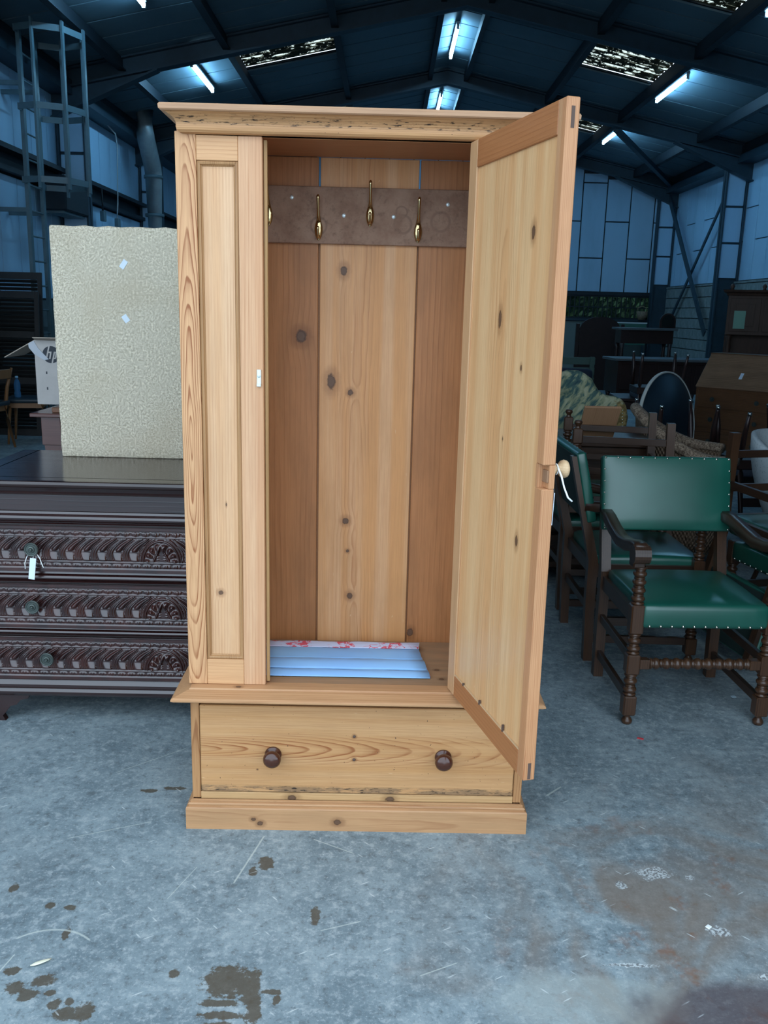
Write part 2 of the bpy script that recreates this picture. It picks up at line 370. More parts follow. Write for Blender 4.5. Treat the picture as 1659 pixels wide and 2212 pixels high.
# ------------------------------------------------------------------ the shed
RXc, RZ, HW, EZ = .954, 5.85, 5.71, 4.66
SL = (RZ - EZ) / HW; XL, XR = RXc - HW, RXc + HW
YF, YB = 1.5, 22.0
def rz(x): return RZ - SL * abs(x - RXc)
fl = MB(); fl.box(-14, 16, -14, 27, -.2, 0); floor = tag(fl.build('floor', M_floor), kind='structure')
sky = [(-2.33, -.85, 13.75, 15.0), (2.77, 4.15, 13.8, 15.35), (2.77, 4.15, 10.6, 11.9), (-2.33, -.85, 18.3, 19.3), (2.77, 4.15, 18.3, 19.4), (-2.33, -.85, 10.3, 11.5)]
def in_sky(xa, xb, ya, yb): return any(xa < b - .01 and xb > a + .01 and ya < d - .01 and yb > c + .01 for a, b, c, d in sky)
PUR = [-4.55, -3.77, -2.33, -.85, .64, 1.29, 2.77, 4.12, 5.60, 6.45]
# ceiling: outer sheet (holes at the rooflights) and lining panels on it
sheet = MB()
ys = sorted({YF, YB} | {v for a, b, c, d in sky for v in (c, d)})
xs = sorted({XL - .1, RXc, XR + .1} | {v for a, b, c, d in sky for v in (a, b)})
for xa, xb in zip(xs, xs[1:]):
    for ya, yb in zip(ys, ys[1:]):
        if not in_sky(xa, xb, ya, yb):
            sheet.prism([(xa, rz(xa) + .03), (xb, rz(xb) + .03), (xb, rz(xb) + .06), (xa, rz(xa) + .06)], 'Y', ya, yb)
ceiling = tag(sheet.build('ceiling', M_steel_dark), kind='structure')
pw = .60; cells = [(XL, -2.33), (-2.33, -.85), (-.85, RXc), (RXc, 2.77), (2.77, 4.15), (4.15, XR)]; cache = {}
y = YF
while y < YB - .05:
    yb = min(y + pw, YB)
    for xa, xb in ((XL, RXc), (RXc, XR)):
        segs = [(xa, xb)]
        if any(in_sky(p, q, y, yb) for p, q in cells if p >= xa - .01 and q <= xb + .01):
            segs = [(p, q) for p, q in cells if p >= xa - .01 and q <= xb + .01]
        for p, q in segs:
            y0, y1 = y, yb
            if in_sky(p, q, y0, y1):
                s_ = [s for s in sky if p < s[1] - .01 and q > s[0] + .01 and y0 < s[3] and y1 > s[2]][0]
                if y0 < s_[2] - .05: y1 = s_[2]
                elif y1 > s_[3] + .05: y0 = s_[3]
                else: continue
            key = (round(p, 2), round(q, 2), round(y1 - y0, 3))
            if key not in cache:
                L = y1 - y0 - .04; cache[key] = MB().prism([(p, rz(p)), (q, rz(q)), (q, rz(q) + .025), (p, rz(p) + .025)], 'Y', 0, L).mesh('lining_panel', M_roof)
            link('lining_panel', cache[key], ceiling, (0, y0 + .02, 0))
    y += pw
for px in PUR:
    if px in (.64, 1.29): MB().box(px - .04, px + .04, YF, YB, rz(px) - .14, rz(px) - .004).build('purlin', M_steel_dark, ceiling)
    else:
        b = MB(); z = rz(px); b.box(px - .03, px + .03, YF, YB, z - .17, z - .012); b.box(px - .03, px + .07, YF, YB, z - .185, z - .165); b.build('purlin', M_steel_dark, ceiling)
def rafter(Y):
    b = MB(); D = .25
    for s in (-1, 1):
        xe = RXc + s * HW; ze = EZ - .015
        p, q = (RXc, RZ - .015), (xe, ze)
        for (t0, t1, hw) in ((0, D, .012), (0, .025, .09), (D - .025, D, .09)):
            poly = [(p[0], p[1] - t0), (q[0], q[1] - t0), (q[0], q[1] - t1), (p[0], p[1] - t1)]
            b.prism(poly, 'Y', Y - hw, Y + hw)
        hx = xe - s * 1.5; hz = ze + 1.5 * SL
        b.prism([(hx, hz - D), (xe, ze - D), (xe, ze - D - .34)], 'Y', Y - .012, Y + .012)
        a, c = Vector((hx, Y, hz - D)), Vector((xe, Y, ze - D - .34)); b.bar(a, c, .18, .025)
    return b
raf = rafter(0).mesh('rafter', M_steel)
for Y in (4.85, 9.0, 13.15, 17.3): link('rafter', raf, ceiling, (0, Y, 0))
link('rafter', raf, ceiling, (0, 21.6, 0))
for s in sky:
    b = MB(); xa, xb, ya, yb = s; n = 26; vs = []; fs = []
    N = 60
    for k in range(N + 1):
        yy = ya + (yb - ya) * k / N; h = .02 * math.sin(2 * PI * (yy - ya) / .15)
        for xx in (xa, xb): vs.append((xx, yy, rz(xx) + .065 + h))
    for k in range(N): fs.append((2 * k, 2 * k + 1, 2 * k + 3, 2 * k + 2))
    b.add(vs, fs, True); b.build('rooflight', M_sky, ceiling)
for (a, c) in [((4.1, 17.4, 4.92), (6.55, 21.6, 4.48)), ((-3.0, 17.4, 4.75), (-4.65, 21.6, 4.45))]:
    MB().bar(a, c, .09, .09).build('roof_brace', M_steel, ceiling)

# back wall
bw = MB(); bw.prism([(XL, 0), (1.4, 0), (1.4, EZ), (XL, EZ)], 'Y', YB + .03, YB + .15); bw.prism([(1.4, 2.10), (XR, 2.10), (XR, EZ), (RXc, RZ), (XL, EZ), (1.4, EZ)], 'Y', YB + .03, YB + .15)
bw.box(1.4, XR, YB + .03, YB + .15, 0, 1.47); bw.box(6.48, XR, YB + .03, YB + .15, 1.47, 2.1)
wall_back = tag(bw.build('wall_back', M_steel_dark), kind='structure')
k = 0; x = 4.525 - .575 * 16
while x < XR - .05:
    a, b = max(x, XL + .02), min(x + .575, XR - .02)
    zt = min(rz(a), rz(b)) - .15; cuts = [2.12] + ([3.75] if (round((x - 4.525) / .575) % 2) else [2.91, 4.62]) + [zt]
    cuts = [c for c in cuts if c <= zt]
    for z0, z1 in zip(cuts, cuts[1:]):
        if z1 - z0 > .1: MB().box(a + .014, b - .014, YB, YB + .03, z0 + .014, z1 - .014, .004).build('wall_board', M_wall, wall_back)
    x += .575
MB().box(1.4, 6.5, YB - .03, YB + .03, 2.05, 2.12).build('window_head', M_steel_dark, wall_back)
MB().box(1.4, 6.5, YB - .06, YB + .05, 1.44, 1.49).build('window_sill', M_steel, wall_back)
for xx in np.arange(XL + .3, 6.3, 1.25):
    MB().box(xx + .01, min(xx + 1.24, XR - .06), YB - .005, YB + .03, .02, 1.42, .004).build('lower_board', plain('grey_green_board', (.16, .20, .19), .7) if xx < XL + .4 else bpy.data.materials['grey_green_board'], wall_back)
wf = MB(); wf.box(1.4, 6.5, YB, YB + .06, 2.01, 2.06); wf.box(1.4, 6.5, YB, YB + .06, 1.48, 1.53); wf.box(1.4, 1.45, YB, YB + .06, 1.48, 2.06); wf.box(6.44, 6.5, YB, YB + .06, 1.48, 2.06)
window = tag(wf.build('window_1', M_steel_dark), kind='structure')
MB().box(1.45, 6.44, YB + .012, YB + .045, 1.755, 1.78).build('transom', M_steel_dark, window)
pm = MB().box(-.048, .048, -.002, .002, 0, .24).mesh('pane', M_glass); mm = MB().box(-.009, .009, 0, .045, 0, .49).mesh('glazing_bar', M_steel_dark)
xx = 1.45
while xx < 6.42:
    link('glazing_bar', mm, window, (xx, YB + .008, 1.525))
    for z in (1.522, 1.77): link('pane', pm, window, (xx + .057, YB + .03, z))
    xx += .1135
# side walls
def side_wall(name, X, s, zblock, bands):
    """s: outward direction; bands list of (z0, z1) of boards"""
    b = MB(); b.box(X + s * .03, X + s * .16, YF, YB, 0, EZ + .02); w = tag(b.build(name, M_steel_dark), kind='structure')
    i = 0
    for (z0, z1) in bands:
        yy = YF + .1; j = 0
        while yy < YB - .1:
            ye = min(yy + .565, YB - .02); cuts = [z0] + ([z0 + (z1 - z0) * .62] if (j % 2 and z1 - z0 > 1.5) else ([z0 + (z1 - z0) * .34] if z1 - z0 > 1.5 else [])) + [z1]
            for p, q in zip(cuts, cuts[1:]): MB().box(X, X + s * .03, yy + .009, ye - .009, p + .009, q - .009, .003).build('wall_board', M_wall, w)
            yy += .565; j += 1
    return w
wall_right = side_wall('wall_right', XR, 1, 2.25, [(2.27, 4.40)])
bl = MB().box(-.05, .03, .006, .44, .006, .214, .006).mesh('block', M_brickm)
MB().box(XR + .012, XR + .03, 14, YB, 0, 2.25).build('mortar_bed', M_mortar, wall_right)
for r in range(10):
    yy = 14.0 - (.22 if r % 2 else 0)
    while yy < YB - .4:
        link('block', bl, wall_right, (XR, yy, r * .222)); yy += .446
MB().box(XR - .06, XR + .03, 14, YB, 2.225, 2.262).build('wall_cap', M_brickm, wall_right)
wall_left = side_wall('wall_left', XL, -1, 1.2, [(3.42, 4.45), (1.6, 3.08)])
MB().box(XL - .03, XL + .10, YF, YB, 3.10, 3.16).build('sheeting_rail', M_steel_dark, wall_left)
MB().box(XL - .03, XL + .14, YF, YB, 3.34, 3.40).build('sheeting_rail', M_steel_dark, wall_left)
MB().box(XL - .02, XL + .02, YF, YB, 0, 1.58).build('lower_panel', plain('dado_paint', (.10, .13, .14), .8, 0, .4, 5.), wall_left)
MB().box(XL - .02, XL + .30, YF, YB, 4.36, 4.55).build('eaves_beam', M_steel, wall_left)
MB().box(XR - .30, XR + .02, YF, YB, 4.36, 4.50).build('eaves_beam', M_steel, wall_right)
# columns
def column(w, X, s, Y, clad):
    b = MB(); x0, x1 = (X - s * .02, X - s * .42); b.box(x0, x1, Y - .012, Y + .012, 0, 4.35); b.box(X - s * .02, X - s * .045, Y - .1, Y + .1, 0, 4.35); b.box(X - s * .395, X - s * .42, Y - .1, Y + .1, 0, 4.35)
    o = b.build('column', M_steel, w)
    if clad:
        for z in np.arange(2.3, 4.3, .66):
            MB().box(X - s * .05, X - s * .39, Y - .05, Y - .014, z + .02, min(z + .64, 4.33), .004).build('infill_board', M_wall, o)
for Y in (13.3, 17.5, 21.7): column(wall_right, XR, 1, Y, True)
for Y in (9.0, 13.3, 17.5, 21.7): column(wall_left, XL, -1, Y, True)
MB().bar((XR - .2, 21.7, 4.35), (XR - .2, 18.4, 1.25), .03, .14).build('cross_brace', M_steel, wall_right)
MB().bar((XR - .13, 18.1, 4.0), (XR - .13, 21.6, .95), .03, .07).build('cross_brace', M_steel, wall_right)
# unseen front wall; doorway the camera looks through, set left to shape daylight
DX0, DX1, DH = -4.4, 2.1, 4.35
fw = MB(); fw.box(XL - .1, DX0, YF - .15, YF, 0, EZ); fw.box(DX1, XR + .1, YF - .15, YF, 0, EZ); fw.prism([(DX0, DH), (DX1, DH), (DX1, EZ), (XR + .1, EZ), (RXc, RZ), (XL - .1, EZ), (DX0, EZ)], 'Y', YF - .15, YF)
tag(fw.build('wall_front', M_steel), kind='structure')

# fluorescent lights
tl_g = 'fluorescent tubes under the roof'
def tube_light(x, y0, L, label):
    z = rz(x) - .115
    t = thing('tube_light', label, 'light', (x, y0, z), 0, tl_g)
    MB().tube([(0, .0, 0), (0, L, 0)], .026, 12).build('tube', M_tube, t)
    h = MB(); h.box(-.03, .03, -.04, L + .04, .035, .075, .008); h.box(-.02, .02, -.035, 0, -.03, .04); h.box(-.02, .02, L, L + .035, -.03, .04); h.build('batten', M_white, t)
    zc = rz(x) - z
    for q in (.12, L - .12): MB().tube([(0, q, .07), (0, q, zc)], .012, 6).build('hanger', M_steel, t)
tube_light(-2.92, 13.75, 1.5, 'lit fluorescent tube beside the mossy rooflight on the ladder side')
tube_light(-2.92, 9.68, 1.5, 'lit fluorescent tube above the flue side, in the bay before the first rafter')
tube_light(.93, 14.5, 1.6, 'lit fluorescent tube at the roof ridge between the first and second rafters')
tube_light(.93, 18.8, 1.5, 'lit fluorescent tube at the roof ridge beyond the second rafter')
tube_light(4.33, 14.15, 1.52, 'lit fluorescent tube beside the mossy rooflight on the cross-braced side')
tube_light(4.33, 17.9, 1.48, 'lit fluorescent tube above the cross-braced corner')
tube_light(4.33, 9.8, 1.52, 'lit fluorescent tube over the stacked furniture, in the bay before the first rafter')

# ladder with safety cage on the left wall
la = thing('caged_ladder', 'grey steel wall ladder with hooped safety cage', 'ladder', (XL + .42, 11.25, 0))
for yy in (-.23, .23): MB().box(-.012, .03, yy - .035, yy + .035, 0, 4.62).build('stile', M_galv, la)
rg = MB().tube([(0, -.23, 0), (0, .23, 0)], .011, 8).mesh('rung', M_galv)
for i in range(15): link('rung', rg, la, (.01, 0, .3 + i * .29))
hp = MB(); pts = [(0.01, -.36), (.25, -.46), (.55, -.33), (.68, 0), (.55, .33), (.25, .46), (.01, .36)]
for a, b in zip(pts, pts[1:]): hp.bar((*a, 0), (*b, 0), .012, .07)
for a in ((0.01, -.23), (.01, .23)): hp.bar((*a, 0), (a[0], a[1] * 1.6, 0), .012, .07)
hm = hp.mesh('hoop', M_galv)
for z in (2.95, 3.75, 4.58): link('hoop', hm, la, (0, 0, z))
for (a, b) in pts[1:-1]: MB().box(a - .012, a + .012, b - .03, b + .03, 2.85, 4.66).build('cage_strap', M_galv, la)
for z in (1.2, 2.6, 4.0):
    for yy in (-.23, .23): MB().box(-.424, -.008, yy - .02, yy + .02, z, z + .05).build('wall_bracket', M_galv, la)
# flue pipe
fp = thing('flue_pipe', 'grey cylindrical flue pipe with an offset elbow rising to the roof', 'pipe', (XL + .5, 16.6, 0))
fq = MB(); fq.tube([(0, 0, 0), (0, 0, 3.85), (.0, -.05, 3.95), (0, -.42, 4.33), (0, -.46, 4.42), (0, -.46, 4.80)], .15, 18); fq.build('pipe', plain('flue_metal', (.30, .35, .36), .45, .3, .3, 8.), fp)
for z in (3.1, 3.75): MB().lathe([(.151, 0), (.17, .0), (.17, .05), (.151, .05)], 18, at(0, 0, z)).build('band', M_galv, fp)
# conduit loop and two pendant boxes on the left wall
cdm = plain('grey_cable', (.45, .50, .52), .5)
cb = thing('hanging_cable', 'pale cable looping down from the eaves to a small switch box', 'cable', (XL + .14, 15.2, 0))
MB().tube([(0, 0, 4.37), (.02, .35, 4.30), (.03, .4, 4.1), (.01, .35, 3.2), (0, .32, 2.95)], .012, 6).build('cable', cdm, cb); MB().box(-.03, .04, .26, .38, 2.8, 2.96, .01).build('switch_box', M_galv, cb)
hb = thing('switch_box', 'small grey switch box hanging on a black cable on the boarded wall', 'switch box', (XL + .14, 14.75, 0))
MB().tube([(0, 0, 3.33), (0, .02, 3.0)], .014, 6).build('cable', M_dark, hb); MB().box(-.03, .04, -.05, .07, 2.84, 3.0, .01).build('box', M_galv, hb)
hv = thing('heater_cabinet', 'dark metal heater box mounted under the wall rail behind the ladder', 'heater', (XL + .098, 12.25, 2.75))
MB().box(0, .35, 0, .9, 0, .45, .02).build('casing', M_steel_dark, hv); MB().box(.06, .30, .05, .85, -.03, 0).build('grille', M_galv, hv)

# hedge outside the back window
def leafy(name, label, x0, x1, y0, y1, z1, n, col, seed):
    random.seed(seed); b = MB()
    for i in range(n):
        x, y, z = random.uniform(x0, x1), random.uniform(y0, y1), random.uniform(0.05, z1); s = random.uniform(.07, .16)
        d = Vector((random.uniform(-1, 1), random.uniform(-1, .2), random.uniform(-.4, 1))).normalized(); a = d.orthogonal().normalized(); e = d.cross(a); p = Vector((x, y, z))
        b.add([p - a * s, p - e * s * .45, p + a * s, p + e * s * .45], [(0, 1, 2, 3)])
    return b.build(name, plain(name + '_leaf', col, .6, 0, .7, 3.))
for i, (x0, x1, col, lab) in enumerate([(1.0, 4.92, (.13, .22, .075), 'dark green hedge outside the barred window'), (4.93, 7.4, (.20, .29, .20), 'paler green shrub outside the barred window')]):
    sh = thing('shrub', lab, 'shrub', (0, 0, 0)); o = leafy('foliage', lab, x0, x1, YB + 1.6, YB + 2.6, 2.9, 5200, col, 5 + i); o.parent = sh; o['kind'] = 'stuff'
    MB().box(x0, x1, YB + 2.05, YB + 2.5, 0, 2.7).build('inner_growth', plain('inner_growth%d' % i, col, .6, 0, .7, 3.), sh)
    MB().tube([((x0 + x1) / 2, YB + 2.1, 0), ((x0 + x1) / 2, YB + 2.1, 2.0)], .05, 8).build('stem', plain('bark%d' % i, (.06, .04, .03), .9), sh)

# ------------------------------------------------------------------ pine wardrobe
PL, PD = (.67, .370, .180), (.30, .10, .034)          # waxed pine, its latewood
PR, PRD = (.50, .255, .125), (.34, .135, .055)       # redder pine
PY, PYD = (.52, .262, .102), (.28, .09, .028)         # yellower drawer pine
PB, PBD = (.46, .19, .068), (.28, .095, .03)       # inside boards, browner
W_stile = wood('pine_stile', PL, PD, 'Z', 'X', .036, -.070, .058, 190, .010, 1.25, seed=1.)
W_stile2 = wood('pine_stile_plain', (.62, .33, .17), (.42, .17, .07), 'Z', 'X', .5, .05, .03, 110, .006, .4, seed=2., tint=(.46, .235, .13), streak=(.68, .40, .225))
W_panel = wood('pine_panel', (.67, .385, .20), (.45, .20, .085), 'Z', 'X', .40, .05, .02, 120, .006, .45, streak=(.72, .45, .26), seed=3., knots=[(.108, .736, .008, 1.0), (.128, 1.0, .002, 3.)])
W_rail = wood('pine_rail', PL, (.46, .21, .085), 'X', 'Z', .3, .05, .03, 100, .006, .4, seed=4.)
W_bead = wood('pine_bead', (.46, .245, .105), (.20, .085, .03), 'Z', 'X', .2, .05, .01, 260, .003, .7, seed=5.)
W_corn = wood('pine_cornice', (.60, .325, .145), (.27, .10, .03), 'X', 'Z', 1.75, .03, .012, 190, .010, .55, seed=6., worn=('Z', 2.002, 2.030, .2))
W_corn_top = wood('pine_cornice_top', (.52, .30, .17), (.34, .16, .08), 'X', 'Z', 1.5, .03, .01, 130, .006, .35, seed=7., blotch=.5)
W_ledge = wood('pine_ledge', (.55, .30, .145), (.33, .13, .05), 'X', 'Y', .3, .05, .02, 120, .006, .5, seed=8., knots=[(.03, .16, .006, 1.5)])
W_draw = wood('pine_drawer', PY, PYD, 'X', 'Z', .256, .004, .085, 150, .006, 1.0, rough=.4, fade=.06, streak=(.56, .31, .14), seed=9., knots=[(.304, .506, .005, 1.), (.228, .507, .005, 1.), (.19, .215, .002, 1.3)], worn=('Z', .108, .140, .7))
W_post = wood('pine_post', (.46, .23, .095), (.22, .075, .024), 'Z', 'X', .03, .01, .05, 120, .012, .8, seed=10.)
W_plinth = wood('pine_plinth', (.51, .275, .13), (.30, .12, .048), 'X', 'Z', .02, .03, .03, 75, .012, .5, seed=11., knots=[(.035, .205, .006, 1.4), (.022, .225, .008, 1.3), (.030, .46, .010, 1.3)], blotch=.4)
W_brail = wood('pine_bottom_rail', (.56, .33, .15), (.36, .17, .06), 'X', 'Z', .3, .03, .03, 90, .006, .4, seed=12., knots=[(.094, .319, .011, 1.5), (.096, .618, .010, 1.5)])
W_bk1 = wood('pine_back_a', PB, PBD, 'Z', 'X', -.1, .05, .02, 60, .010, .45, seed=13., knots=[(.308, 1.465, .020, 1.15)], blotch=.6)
W_bk2 = wood('pine_back_b', (.66, .31, .115), (.44, .17, .06), 'Z', 'X', .487, .012, .010, 95, .012, .6, fade=.10, streak=(.70, .38, .185), seed=14., knots=[(.44, 1.669, .012, 1.4), (.467, 1.292, .010, 1.), (.457, .868, .012, 1.), (.465, .765, .006, 1.), (.475, .608, .011, 1.1), (.405, 1.325, .015, 1.9)], blotch=.35)
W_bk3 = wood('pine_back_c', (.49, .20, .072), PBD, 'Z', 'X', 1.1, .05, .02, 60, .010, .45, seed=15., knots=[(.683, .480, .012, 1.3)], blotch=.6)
W_int = wood('pine_inside', (.45, .20, .085), (.30, .12, .045), 'X', 'Y', .1, .05, .02, 70, .008, .4, seed=16.)
W_floor = wood('pine_inside_floor', (.40, .235, .125), (.25, .125, .06), 'X', 'Y', .2, .03, .03, 60, .01, .4, seed=17., knots=[(.36, .31, .009, 1.3), (.35, .55, .01, 1.4), (.37, .70, .012, 1.4), (.13, .77, .007, 1.2), (.20, .76, .007, 1.2), (.07, .62, .008, 1.6)], blotch=.6, tint=(.20, .15, .10))
def peg_mat():
    g = G('peg_rail_board', .6, .2); P = g.obj(); n = g.noise(P, 12., 5, .7); m = g.noise(P, 70., 3, .7); x, y, z = g.sep(P)
    c = g.mix(g.step(n, .3, .7), (.23, .125, .08), (.33, .20, .135)); c = g.mix(g.M('MULTIPLY', g.step(m, .5, .75), .4), c, (.10, .055, .035))
    r = None
    for (cx, cz, rr) in [(.615, 1.845, .017), (.62, 1.81, .026), (.362, 1.80, .024), (.735, 1.82, .028)]:
        e = g.M('ABSOLUTE', g.M('SUBTRACT', g.ell(x, z, cx, cz, rr, rr), 1.)); r = e if r is None else g.M('MINIMUM', r, e)
    c = g.mix(g.M('MULTIPLY', g.M('MULTIPLY', g.step(r, .22, .05), g.step(n, .35, .6)), .35), c, (.07, .035, .025))
    g.col(c); g.bump(m, .15, .002); return g.m
M_peg = peg_mat()
M_brass = plain('polished_brass', (.50, .39, .21), .13, 1.)
M_screw = plain('zinc_screw', (.72, .80, .80), .35, .4)
M_mah = wood('mahogany_knob', (.075, .022, .010), (.035, .010, .006), 'X', 'Z', .1, .05, .02, 120, .006, .4, rough=.16, spec=.6)
M_palekn = wood('pale_wood_knob', (.62, .42, .24), (.45, .26, .12), 'X', 'Z', .1, .05, .02, 200, .006, .5, rough=.4)
M_slot = plain('dark_tenon', (.10, .06, .045), .8)
WR = thing('pine_wardrobe', 'stripped pine wardrobe with open door and one wide bottom drawer', 'wardrobe', (-.578, 2.392, 0), math.radians(.8))
TW = 1.036; DEP = .47
def part(name, mat, *boxes, parent=WR, c=.0015):
    b = MB()
    for q in boxes: b.box(*q, c)
    return b.build(name, mat, parent)
# plinth: moulded board around three sides
pth = lambda i: [(i, DEP), (i, i), (TW - i, i), (TW - i, DEP)]
MB().sweep(pth(.018), [(-.002, 0), (.018, 0), (.018, .068), (.016, .072), (.010, .074), (.012, .080), (.009, .083), (.005, .084), (.006, .089), (.002, .091), (-.002, .091)]).build('plinth', W_plinth, WR)
for s, n in ((0, 'side'), (1, 'side')):
    x0, x1 = (.018, .036) if s == 0 else (TW - .036, TW - .018)
    part('side_panel', W_stile2, (x0, x1, .045, DEP, .0, .414))
    part('front_post', W_post, (.017, .042, .025, .045, .091, .414) if s == 0 else (TW - .042, TW - .017, .025, .045, .091, .414))
part('bottom_rail', W_brail, (.0425, TW - .0425, .024, .046, .088, .112))
part('drawer_divider', W_int, (.0425, TW - .0425, .03, .40, .406, .4145))
part('dust_board', W_int, (.037, TW - .037, .05, DEP - .01, .098, .106)); part('lower_back', W_int, (.037, TW - .037, DEP - .012, DEP, .0, .414))
# drawer with two turned knobs
dr = MB().box(.044, TW - .044, .022, .042, .114, .397, .003).build('drawer', W_draw, WR)
part('drawer_side', W_rail, (.048, .060, .043, .42, .116, .38), parent=dr); part('drawer_side', W_rail, (TW - .060, TW - .048, .043, .42, .116, .38), parent=dr)
part('drawer_bottom', W_rail, (.0605, TW - .0605, .043, .42, .118, .124), parent=dr)
for kx in (.263, .775):
    tag(MB().lathe([(.0, 0), (.024, 0), (.0255, .003), (.024, .007), (.015, .011), (.0135, .017), (.017, .023), (.024, .027), (.0268, .033), (.026, .040), (.021, .047), (.012, .0515), (0, .053)], 28, RX90).build('knob', M_mah, dr, (kx, .0225, .242)), 'dark turned mahogany knob')
for kz in (.304, .228): MB().lathe([(.0, .001), (.004, .001), (.0045, .0)], 12, RX90).build('screw_hole', M_slot, dr, (.506, .0217, kz))
# moulded ledge between the drawer and the cupboard
MB().sweep(pth(.018), [(-.03, .4155), (.010, .4155), (.018, .419), (.040, .424), (.047, .429), (.047, .434), (.042, .438), (.030, .441), (.012, .447), (.002, .449), (-.001, .453), (-.018, .4545), (-.03, .4545)]).build('ledge', W_ledge, WR)
part('cupboard_floor', W_floor, (.036, TW - .036, .049, .440, .430, .447))
part('door_stop', W_ledge, (.20, TW - .20, .050, .070, .4475, .4525))
# upper carcass
for s in (0, 1):
    f = (lambda a: a) if s == 0 else (lambda a: TW - a)
    part('side_panel', W_stile2, (f(.012), f(.030), .068, DEP, .455, 2.03))
    part('corner_stile', W_stile if s == 0 else W_stile2, (f(.011), f(.0655), .045, .0675, .455, 1.992))
    part('panel_top_rail', W_rail, (f(.066), f(.1745), .0455, .0675, 1.922, 1.984)); part('panel_bottom_rail', W_rail, (f(.066), f(.1745), .0455, .0675, .455, .533))
    part('inner_stile', W_stile2, (f(.175), f(.238), .045, .0675, .455, 1.984))
    part('fixed_panel', W_panel if s == 0 else W_stile2, (f(.070), f(.171), .0575, .0640, .530, 1.925), c=0)
    bm_ = MB(); x0, x1, z0, z1 = .0665, .174, .5335, 1.9215
    prof = [(0, 0), (.0, .009), (.004, .0112), (.008, .0095), (.0095, .004), (.012, .002), (.013, 0)]      # (inward, proud)
    corners = [(x0, z0), (x1, z0), (x1, z1), (x0, z1)]; dirs = [(1, 1), (-1, 1), (-1, -1), (1, -1)]; vs = []
    for (cx, cz), (dx, dz) in zip(corners, dirs):
        for i_, p_ in prof: vs.append((f(cx + dx * i_), .0575 - p_ * .85, cz + dz * i_))
    n = len(prof); bm_.add(vs, [(k * n + i, k * n + (i + 1) % n, ((k + 1) % 4) * n + (i + 1) % n, ((k + 1) % 4) * n + i) for k in range(4) for i in range(n)])
    bm_.build('panel_bead', W_bead, WR)
part('stop_strip', wood('pine_stop', (.52, .31, .13), (.36, .18, .07), 'Z', 'X', .1, .05, .02, 90, .006, .4), (.2385, .248, .0685, .082, .456, 1.980))
part('frieze', W_corn_top, (.0665, TW - .0665, .0435, .066, 1.985, 1.998))
part('top_board', W_int, (.031, TW - .031, .067, DEP - .032, 2.000, 2.012), c=0)
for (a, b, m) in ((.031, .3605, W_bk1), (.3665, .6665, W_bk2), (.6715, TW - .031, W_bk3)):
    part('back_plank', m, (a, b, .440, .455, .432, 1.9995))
for gx in (.3635, .669): part('added_gap_strip', W_int, (gx - .02, gx + .02, .4555, .4625, .432, 1.752), c=0)  # added strips, unseen, blocking light behind the board gaps to keep them dark
# cornice: cavetto and flat cap
cz = MB().sweep(pth(.011 + .034), [(-.03, 1.985), (.010, 1.985), (.018, 1.987), (.023, 1.992), (.0245, 1.998), (.024, 2.003), (.0245, 2.009), (.028, 2.016), (.034, 2.022), (.043, 2.028), (.050, 2.031), (-.03, 2.031)], False)
cz.build('cornice', W_corn, WR)
MB().sweep(pth(.011 + .034), [(-.06, 2.0312), (.056, 2.0312), (.060, 2.034), (.061, 2.043), (.058, 2.048), (.05, 2.050), (-.06, 2.050)]).build('cornice_cap', W_corn_top, WR)
part('cornice_lid', W_int, (.10, TW - .10, .10, DEP, 2.034, 2.042))
# peg rail, hooks, screws
part('peg_rail', M_peg, (.031, TW - .031, .424, .4395, 1.747, 1.914), c=.002)
def hook(parent, x, zc):
    b = MB(); n = 14; vs = []; fs = []     # almond back plate
    rows = [(-.036, .001), (-.030, .0065), (-.020, .0105), (-.006, .0128), (.008, .0115), (.022, .0075), (.034, .005), (.042, .003)]
    for (z, w) in rows:
        for k in range(9):
            a = PI * k / 8; vs.append((w * math.cos(a), -w * .55 * math.sin(a), z))
    m = 9
    for i in range(len(rows) - 1):
        for k in range(m - 1): fs.append((i * m + k, i * m + k + 1, (i + 1) * m + k + 1, (i + 1) * m + k))
    b.add(vs, fs, True)
    b.tube([(0, -.004, .02), (0, -.013, .032), (0, -.026, .050), (0, -.034, .068), (0, -.037, .084), (0, -.0375, .090), (0, -.0375, .0945)], [.006, .0052, .0045, .0044, .0052, .0052, .002], 10, up=Vector((1, 0, 0)))
    b.tube([(0, -.004, -.022), (0, -.016, -.028), (0, -.028, -.026), (0, -.034, -.016), (0, -.036, -.004), (0, -.0365, .001), (0, -.0365, .004)], [.005, .0046, .0044, .0042, .0046, .0046, .0015], 10, up=Vector((1, 0, 0)))
    return b.build('coat_hook', M_brass, parent, (x, .4235, zc))
for hx, hz in ((.209, 1.83), (.362, 1.792), (.519, 1.836), (.667, 1.792)): hook(WR, hx, hz)
sm = MB().lathe([(.0062, 0), (.0058, .0015), (.003, .0025), (0, .0028)], 12, RX90).mesh('screw', M_screw)
for q in ((.28, 1.88), (.439, 1.831), (.591, 1.831), (.756, 1.871)): link('screw', sm, WR, (q[0], .4238, q[1]))
# spring catch on the inner stile
k_ = MB(); k_.box(-.006, .006, -.004, 0, -.018, .022, .001); k_.box(-.006, .006, -.009, -.003, -.024, -.016, .001); k_.tube([(0, -.0045, .004), (0, -.0055, .004)], .004, 10)
tag(k_.build('latch_catch', M_screw, WR, (.226, .0446, 1.363)), 'small pale metal catch')
